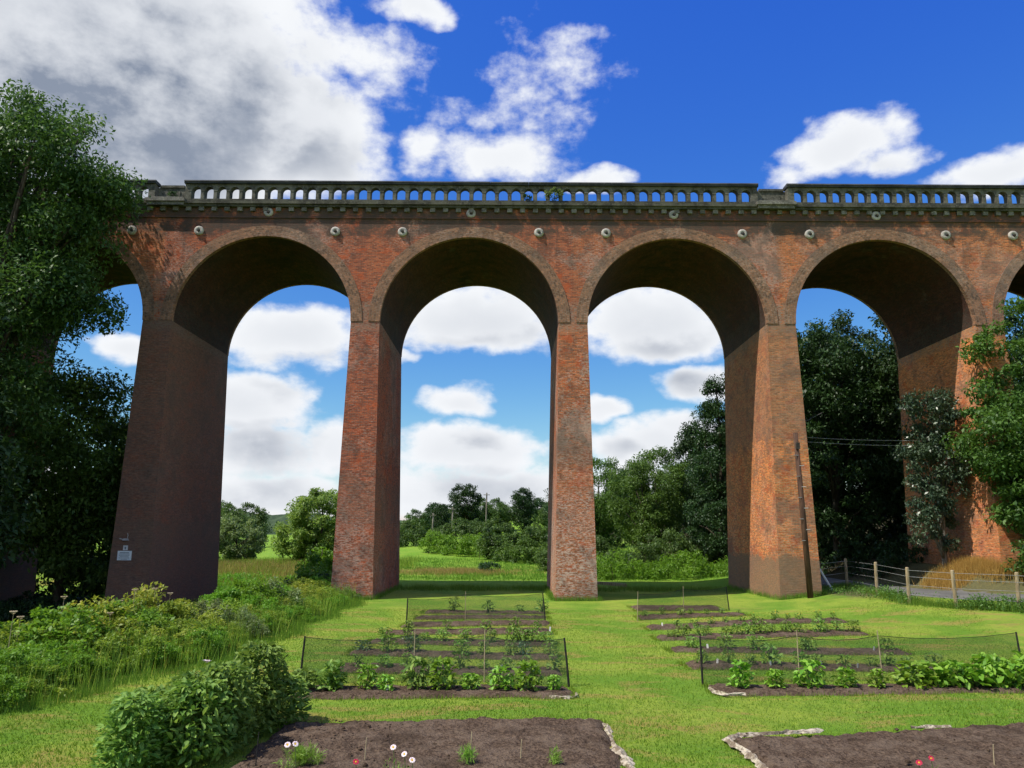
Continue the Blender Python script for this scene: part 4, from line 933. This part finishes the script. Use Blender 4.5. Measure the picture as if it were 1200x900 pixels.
# ------------------------------------------------------------------ rabbit netting
def netfence(label, posts, hgt, seed):
    q = random.Random(seed); x0, y0 = posts[0][0], posts[0][1]; z0 = float(H(x0, y0))
    t = thing('net_fence', label, 'fence', (x0, y0, z0)); tops = []
    for x, y, kind, lean in posts:
        z = float(H(x, y))-z0; mb = MB(); r0 = .024 if kind == 'dark_post' else .012
        hh = hgt*(1.02 if kind == 'dark_post' else 1.12)
        mb.tube([(0, 0, -.1), (lean*.5, 0, hh*.5), (lean, 0, hh)], [r0, r0*.95, r0*.8], 7); link('post', mb.mesh('post'), M[kind], t, (x-x0, y-y0, z)); tops.append((Vector((x-x0, y-y0, z)), Vector((x-x0+lean*.95, y-y0, z+hgt))))
    mb = MB(); u = 0.
    for (a0, a1), (b0, b1) in zip(tops[:-1], tops[1:]):
        n = 8; L = (b0-a0).length
        for k in range(n):
            def pt(s, top):
                p = (a1 if top else a0).lerp(b1 if top else b0, s)
                return p+Vector((0, .03*math.sin(s*11+u*3)*(1-2*abs(s-.5)), (-.09*4*s*(1-s)+.012*math.sin(s*23+u)) if top else .02))
            s0, s1 = k/n, (k+1)/n
            mb.face([pt(s0, 0), pt(s1, 0), pt(s1, 1), pt(s0, 1)], [(u+L*s0, 0), (u+L*s1, 0), (u+L*s1, hgt), (u+L*s0, hgt)])
        u += L
    link('netting', mb.mesh('netting', True), M['net'], t)
    mb = MB()
    for (a0, a1), (b0, b1) in zip(tops[:-1], tops[1:]): mb.tube([a1, a1.lerp(b1, .25)-Vector((0, 0, .068)), a1.lerp(b1, .5)-Vector((0, 0, .09)), a1.lerp(b1, .75)-Vector((0, 0, .068)), b1], .006, 5, False)
    link('top_cord', mb.mesh('top_cord'), M['dark_post'], t)
netfence('green rabbit netting on black posts behind the lime dahlias', [(-4.35, -21.05, 'dark_post', .06), (-2.05, -20.6, 'cane', 0), (-.55, -20.6, 'cane', 0), (1.22, -21.1, 'dark_post', -.1)], .95, 1)
netfence('green rabbit netting behind the broad-leaved plants on the right', [(4.05, -20.75, 'dark_post', -.02), (6.2, -20.45, 'cane', 0), (8.1, -20.2, 'cane', -.04), (11.55, -19.6, 'dark_post', -.06)], .95, 2)
netfence('rabbit netting at the far end of the left plot by the arch', [(-3.5, -10.95, 'dark_post', .02), (-1.6, -9.6, 'cane', 0), (1.25, -9.3, 'dark_post', -.1)], .95, 3)
netfence('rabbit netting at the far end of the right-hand plot by the orange pier', [(4.65, -8.5, 'cane', .05), (6.9, -6.0, 'cane', .02), (9.2, -4.3, 'dark_post', -.1)], .95, 4)
# ------------------------------------------------------------------ wild border on the left
def edge_x(y): return -7.0-.35*max(0, (-18-y))*.9+.25*math.sin(y*1.3)
kinds = [('leaf_weed', 'tangled yellow-green weed clump in the sunlit border beside the mown path'), ('leaf_bright', 'fresh green nettle clump in the sunlit border beside the mown path'), ('leaf_yellow', 'yellowing seed-headed weed clump in the sunlit border beside the mown path'), ('leaf_sage', 'grey-green mugwort clump in the sunlit border beside the mown path')]
protos = []
for k, (lf, lab) in enumerate(kinds):
    protos.append([make_tree('weed_clump', lab, 'weeds', [(0, 0, .5, .75, .75, .55, 34), (.3, .2, .25, .8, .7, .3, 16)], (.02, (0, 0, .8)), lf, 95, .085, .2, None, 300+k*5+j, group=lab.split(' clump')[0]+' clumps in the border', limbs=8, zmin=.05, bark='stem', part='foliage', trunkname='stem', limbname='side_stem', droop=-.1) for j in range(2)])
q = random.Random(9); first = {}
y = -25.5; cnt = 0
while y < 0.5:
    wid = 3.0 if y < -14 else 2.1
    nn = 4 if y < -14 else 3
    for j in range(nn):
        x = edge_x(y)-.75-(wid/nn)*j*1.05+q.uniform(-.25, .25); yy = y+q.uniform(-.4, .4)
        kk = q.choice([0, 0, 0, 1, 1, 1, 2, 2, 3] if j else [1, 1, 0, 0, 3]); s = (.55+.20*j)*q.uniform(.8, 1.25)
        if y > -6: s *= .9
        pr = protos[kk][q.randrange(2)]
        if id(pr) not in first: first[id(pr)] = 1; pr.location = (x, yy, float(H(x, yy))); pr.scale = (s*1.1,)*3
        else: place(pr, x, yy, q.uniform(0, 6.28), (s*1.2, s*1.2, s*q.uniform(.8, 1.2)))
    y += 1.05
# tall dock and hogweed seed heads in the border
for k in range(11):
    x = -9.6-q.uniform(0, 1.2); yy = -21+k*.62+q.uniform(-.3, .3); h = q.uniform(.95, 1.35)*(1 if k % 3 else 1.2)
    t = thing('seed_head', 'dry brown hogweed seed head standing above the border', 'weeds', (x, yy, float(H(x, yy))), 0, 'hogweed seed heads above the border')
    mb = MB(); mb.tube([(0, 0, 0), (.02, .01, h*.6), (.04, 0, h)], [.012, .009, .006], 5); link('stem', mb.mesh('stem'), M['cane'], t)
    mb = MB()
    for j in range(9):
        a = j*.698; mb.tube([(.04, 0, h), (.04+.06*math.cos(a), .06*math.sin(a), h+.05)], [.004, .003], 4); mb.lathe([(.008, 0), (.022, .01), (.015, .024)], 6, 'Z', (.04+.06*math.cos(a), .06*math.sin(a), h+.05))
    link('umbel', mb.mesh('umbel'), M['cane'], t)
# shaded undergrowth behind it and round the left piers
def undergrowth(name, label, n, fx, leaf, size, hgt, seed, per=26):
    r = np.random.RandomState(seed); C = []
    while len(C) < n:
        x, y = fx(r); C.append((x, y, float(H(x, y))+r.rand()**1.5*hgt*(.6+.4*math.sin(x*1.1)*math.cos(y*.8))+.08))
    C = np.array(C); V, Q, lv = leaf_cloud(r, C, np.full(n, .28)*(.6+.8*r.rand(n)), per, size, .8, .4)
    return link(name, np_mesh(name, V, Q, lv), M[leaf], kind='stuff', label=label, category='undergrowth')
undergrowth('undergrowth', 'deep shaded nettles and brambles under the riverside trees', 4200, lambda r: (r.uniform(-30, -10.2), r.uniform(-22, 7)), 'leaf_dark', .2, .9, 71)
undergrowth('undergrowth', 'lush tall herbs growing behind the shaded pier', 2600, lambda r: (r.uniform(-26, -9.2), r.uniform(6, 26)), 'leaf_bright', .17, .5, 72)
undergrowth('undergrowth', 'dark ground cover beneath the wood behind the lane', 2600, lambda r: (r.uniform(20.8, 44), r.uniform(6, 30)), 'leaf_dark', .24, 2.4, 73)
undergrowth('undergrowth', 'weeds along the foot of the lane fence', 420, lambda r: (lambda t: (fz[0][0]+(fz[-1][0]-fz[0][0])*t+r.normal(0, .3), np.interp(fz[0][0]+(fz[-1][0]-fz[0][0])*t, [a for a, b in sorted(fz)], [b for a, b in sorted(fz)])+r.normal(0, .35)))(r.rand()), 'leaf_mid', .1, .35, 74, 14)
def tufts(name, label, pts, n, leaf, h, wd, seed, spread=.25):
    """upright narrow blades around given points"""
    r = np.random.RandomState(seed); p = np.array(pts)[r.randint(0, len(pts), n)]+r.normal(0, spread, (n, 2))
    a = r.rand(n)*6.283; l = h*(.4+.8*r.rand(n)); lean = l*.45*r.rand(n); b2 = r.rand(n)*6.283; z = H(p[:, 0], p[:, 1])
    dx, dy = np.cos(a)*wd/2, np.sin(a)*wd/2
    V = np.stack([np.stack([p[:, 0]-dx, p[:, 1]-dy, z-.01], -1), np.stack([p[:, 0]+dx, p[:, 1]+dy, z-.01], -1), np.stack([p[:, 0]+np.cos(b2)*lean, p[:, 1]+np.sin(b2)*lean, z+l], -1)], 1).reshape(-1, 3)
    return link(name, np_mesh(name, V, np.arange(3*n).reshape(n, 3), r.rand(n)), M[leaf], kind='stuff', label=label, category='grass')
r = np.random.RandomState(8)
tufts('dry_grass', 'bank of dry golden grass beyond the lane', (lambda xx: np.stack([xx, .4-(xx-21)*.28+r.uniform(-.7, 2.2, 1200)], -1))(r.uniform(20.9, 31, 1200)), 34000, 'leaf_hay', .55, .02, 81)
tufts('dry_grass', 'straw coloured grass patch in the meadow', np.stack([np.clip(r.normal(-4.5, 2.2, 500), -9, 3), 25+r.normal(0, 2.2, 500)], -1), 8000, 'leaf_gold', .34, .02, 82)
tufts('meadow_grass', 'tall seeding meadow grass behind the shaded pier', np.stack([r.uniform(-30, -9.5, 2500), r.uniform(15, 44, 2500)], -1), 34000, 'leaf_weed', .55, .035, 88, .4)
tufts('meadow_grass', 'straw tinted seeding grass between the willows', np.stack([r.uniform(-30, -12, 900), r.normal(31, 4, 900)], -1), 12000, 'leaf_gold', .6, .035, 89, .5)
tufts('meadow_grass', 'green meadow grass beyond the arches', np.stack([r.uniform(-10, 16, 2500), r.uniform(15, 44, 2500)], -1), 26000, 'longgrass', .22, .04, 90, .4)
base_pts = []
for x in PX[3:6]:
    for k in range(60):
        t = k/60; base_pts += [(x-1.05+2.1*t, -.5), (x-1.08, -.4+8.6*t), (x+1.08, -.4+8.6*t)]
tufts('long_grass', 'uncut grass fringe round the pier feet', base_pts, 9000, 'longgrass', .28, .014, 83, .1)
tufts('long_grass', 'uncut grass along the lane fence', [(a+.0, b) for (x0, y0), (x1, y1) in zip(fz[:-1], fz[1:]) for a, b in [(x0+(x1-x0)*k/20, y0+(y1-y0)*k/20) for k in range(20)]], 7000, 'longgrass', .3, .014, 84, .28)
tufts('long_grass', 'uncut grass fringe in the shade under the arches', np.stack([r.uniform(-6, 12.5, 400), r.uniform(5.5, 8, 400)], -1), 9000, 'longgrass', .3, .016, 85, .3)
tufts('wild_grass', 'tall loose grasses threading through the weedy border', [(edge_x(y)-.5-k*.5, y) for y in np.arange(-26, 1, .25) for k in range(7)], 16000, 'leaf_weed', .85, .014, 92, .3)
bp_ = [(edge_x(y)+.1, y) for y in np.arange(-27, 0, .1)]
tufts('long_grass', 'uncut grass at the foot of the weedy border', bp_, 9000, 'longgrass', .22, .012, 86, .22)
# mown lawn blades on the near lawn, clear of the beds
def lawn(n, seed):
    r = np.random.RandomState(seed); t = r.rand(n); y = -29+24*t**1.5; x = r.uniform(-1, 1, n)*(7.5+(y+29)*.42)+1.0
    ok = np.ones(n, bool)
    for x0, x1, y0, y1, sk in BEDS+FRONT:
        yy = y-sk*(x-x0)/(x1-x0); ok &= ~((x > x0+.05) & (x < x1-.05) & (yy > y0+.06) & (yy < y1-.06))
    x, y = x[ok], y[ok]; n = len(x); z = H(x, y); a = r.rand(n)*6.283; wd = .008; l = .018+.03*r.rand(n); b2 = r.rand(n)*6.283
    V = np.stack([np.stack([x-np.cos(a)*wd, y-np.sin(a)*wd, z-.004], -1), np.stack([x+np.cos(a)*wd, y+np.sin(a)*wd, z-.004], -1), np.stack([x+np.cos(b2)*l*.6, y+np.sin(b2)*l*.6, z+l], -1)], 1).reshape(-1, 3)
    link('lawn_grass', np_mesh('lawn_grass', V, np.arange(3*n).reshape(n, 3), r.rand(n)), M['grass'], kind='stuff', label='short mown grass between the garden plots', category='grass')
lawn(230000, 91)
bf = []
for x0, x1, y0, y1, sk in BEDS+FRONT:
    for k in range(70):
        u = k/69; bf += [(x0+(x1-x0)*u, y0-.02+sk*u), (x0+(x1-x0)*u, y1+.02+sk*u)]
    for k in range(14): bf += [(x0-.04, y0+(y1-y0)*k/13), (x1+.04, y0+sk+(y1-y0)*k/13)]
tufts('long_grass', 'untrimmed grass fringe round the soil beds', bf, 26000, 'grass', .09, .012, 87, .05)
for k, (x, y) in enumerate([(4.9, -18.7), (6.1, -18.9), (7.4, -18.6), (8.2, -18.75), (5.3, -16.2), (9.9, -15.9), (-3.1, -14.7), (1.25, -12.4), (-.2, -19.2), (.6, -19.3), (-2.4, -21.9), (5.2, -10.4)]):
    mb = MB(); mb.box(-.025, .025, -.003, .003, -.05, .11, (-.022, .022, -.003, .003)); o = link('plant_tag', mb.mesh('plant_tag'), M['white'], None, (x, y, float(H(x, y))+.06), label='small blank white plant tag stuck in a soil strip', category='plant tag', group='white plant tags in the soil strips'); o.rotation_euler = (rnd.uniform(-.3, .1), rnd.uniform(-.2, .2), rnd.uniform(-.7, .7))
# parapet plants
for px, py, s, lab in [(650, 232, .6, 'small bush rooted in an opening of the stone parapet'), (618, 232, .28, 'wispy seedling rooted in an opening of the stone parapet'), (205, 232, .3, 'small plant growing beside the recessed panel of the parapet')]:
    d = ray(px, py); t_ = (37.8-.05)/d.y; p = CAM+d*t_
    make_tree('wall_plant', lab, 'plant', [(0, -.1, s*.6, s*.75, .2, s*.7, int(30*s))], (.02, (0, 0, s)), 'leaf_sage' if px == 650 else 'leaf_dark', 30, .11, .14, None, px, loc=(p.x, p.y-.02, 20.22), limbs=4, zmin=-.1, part='foliage', trunkname='stem', limbname='side_stem')
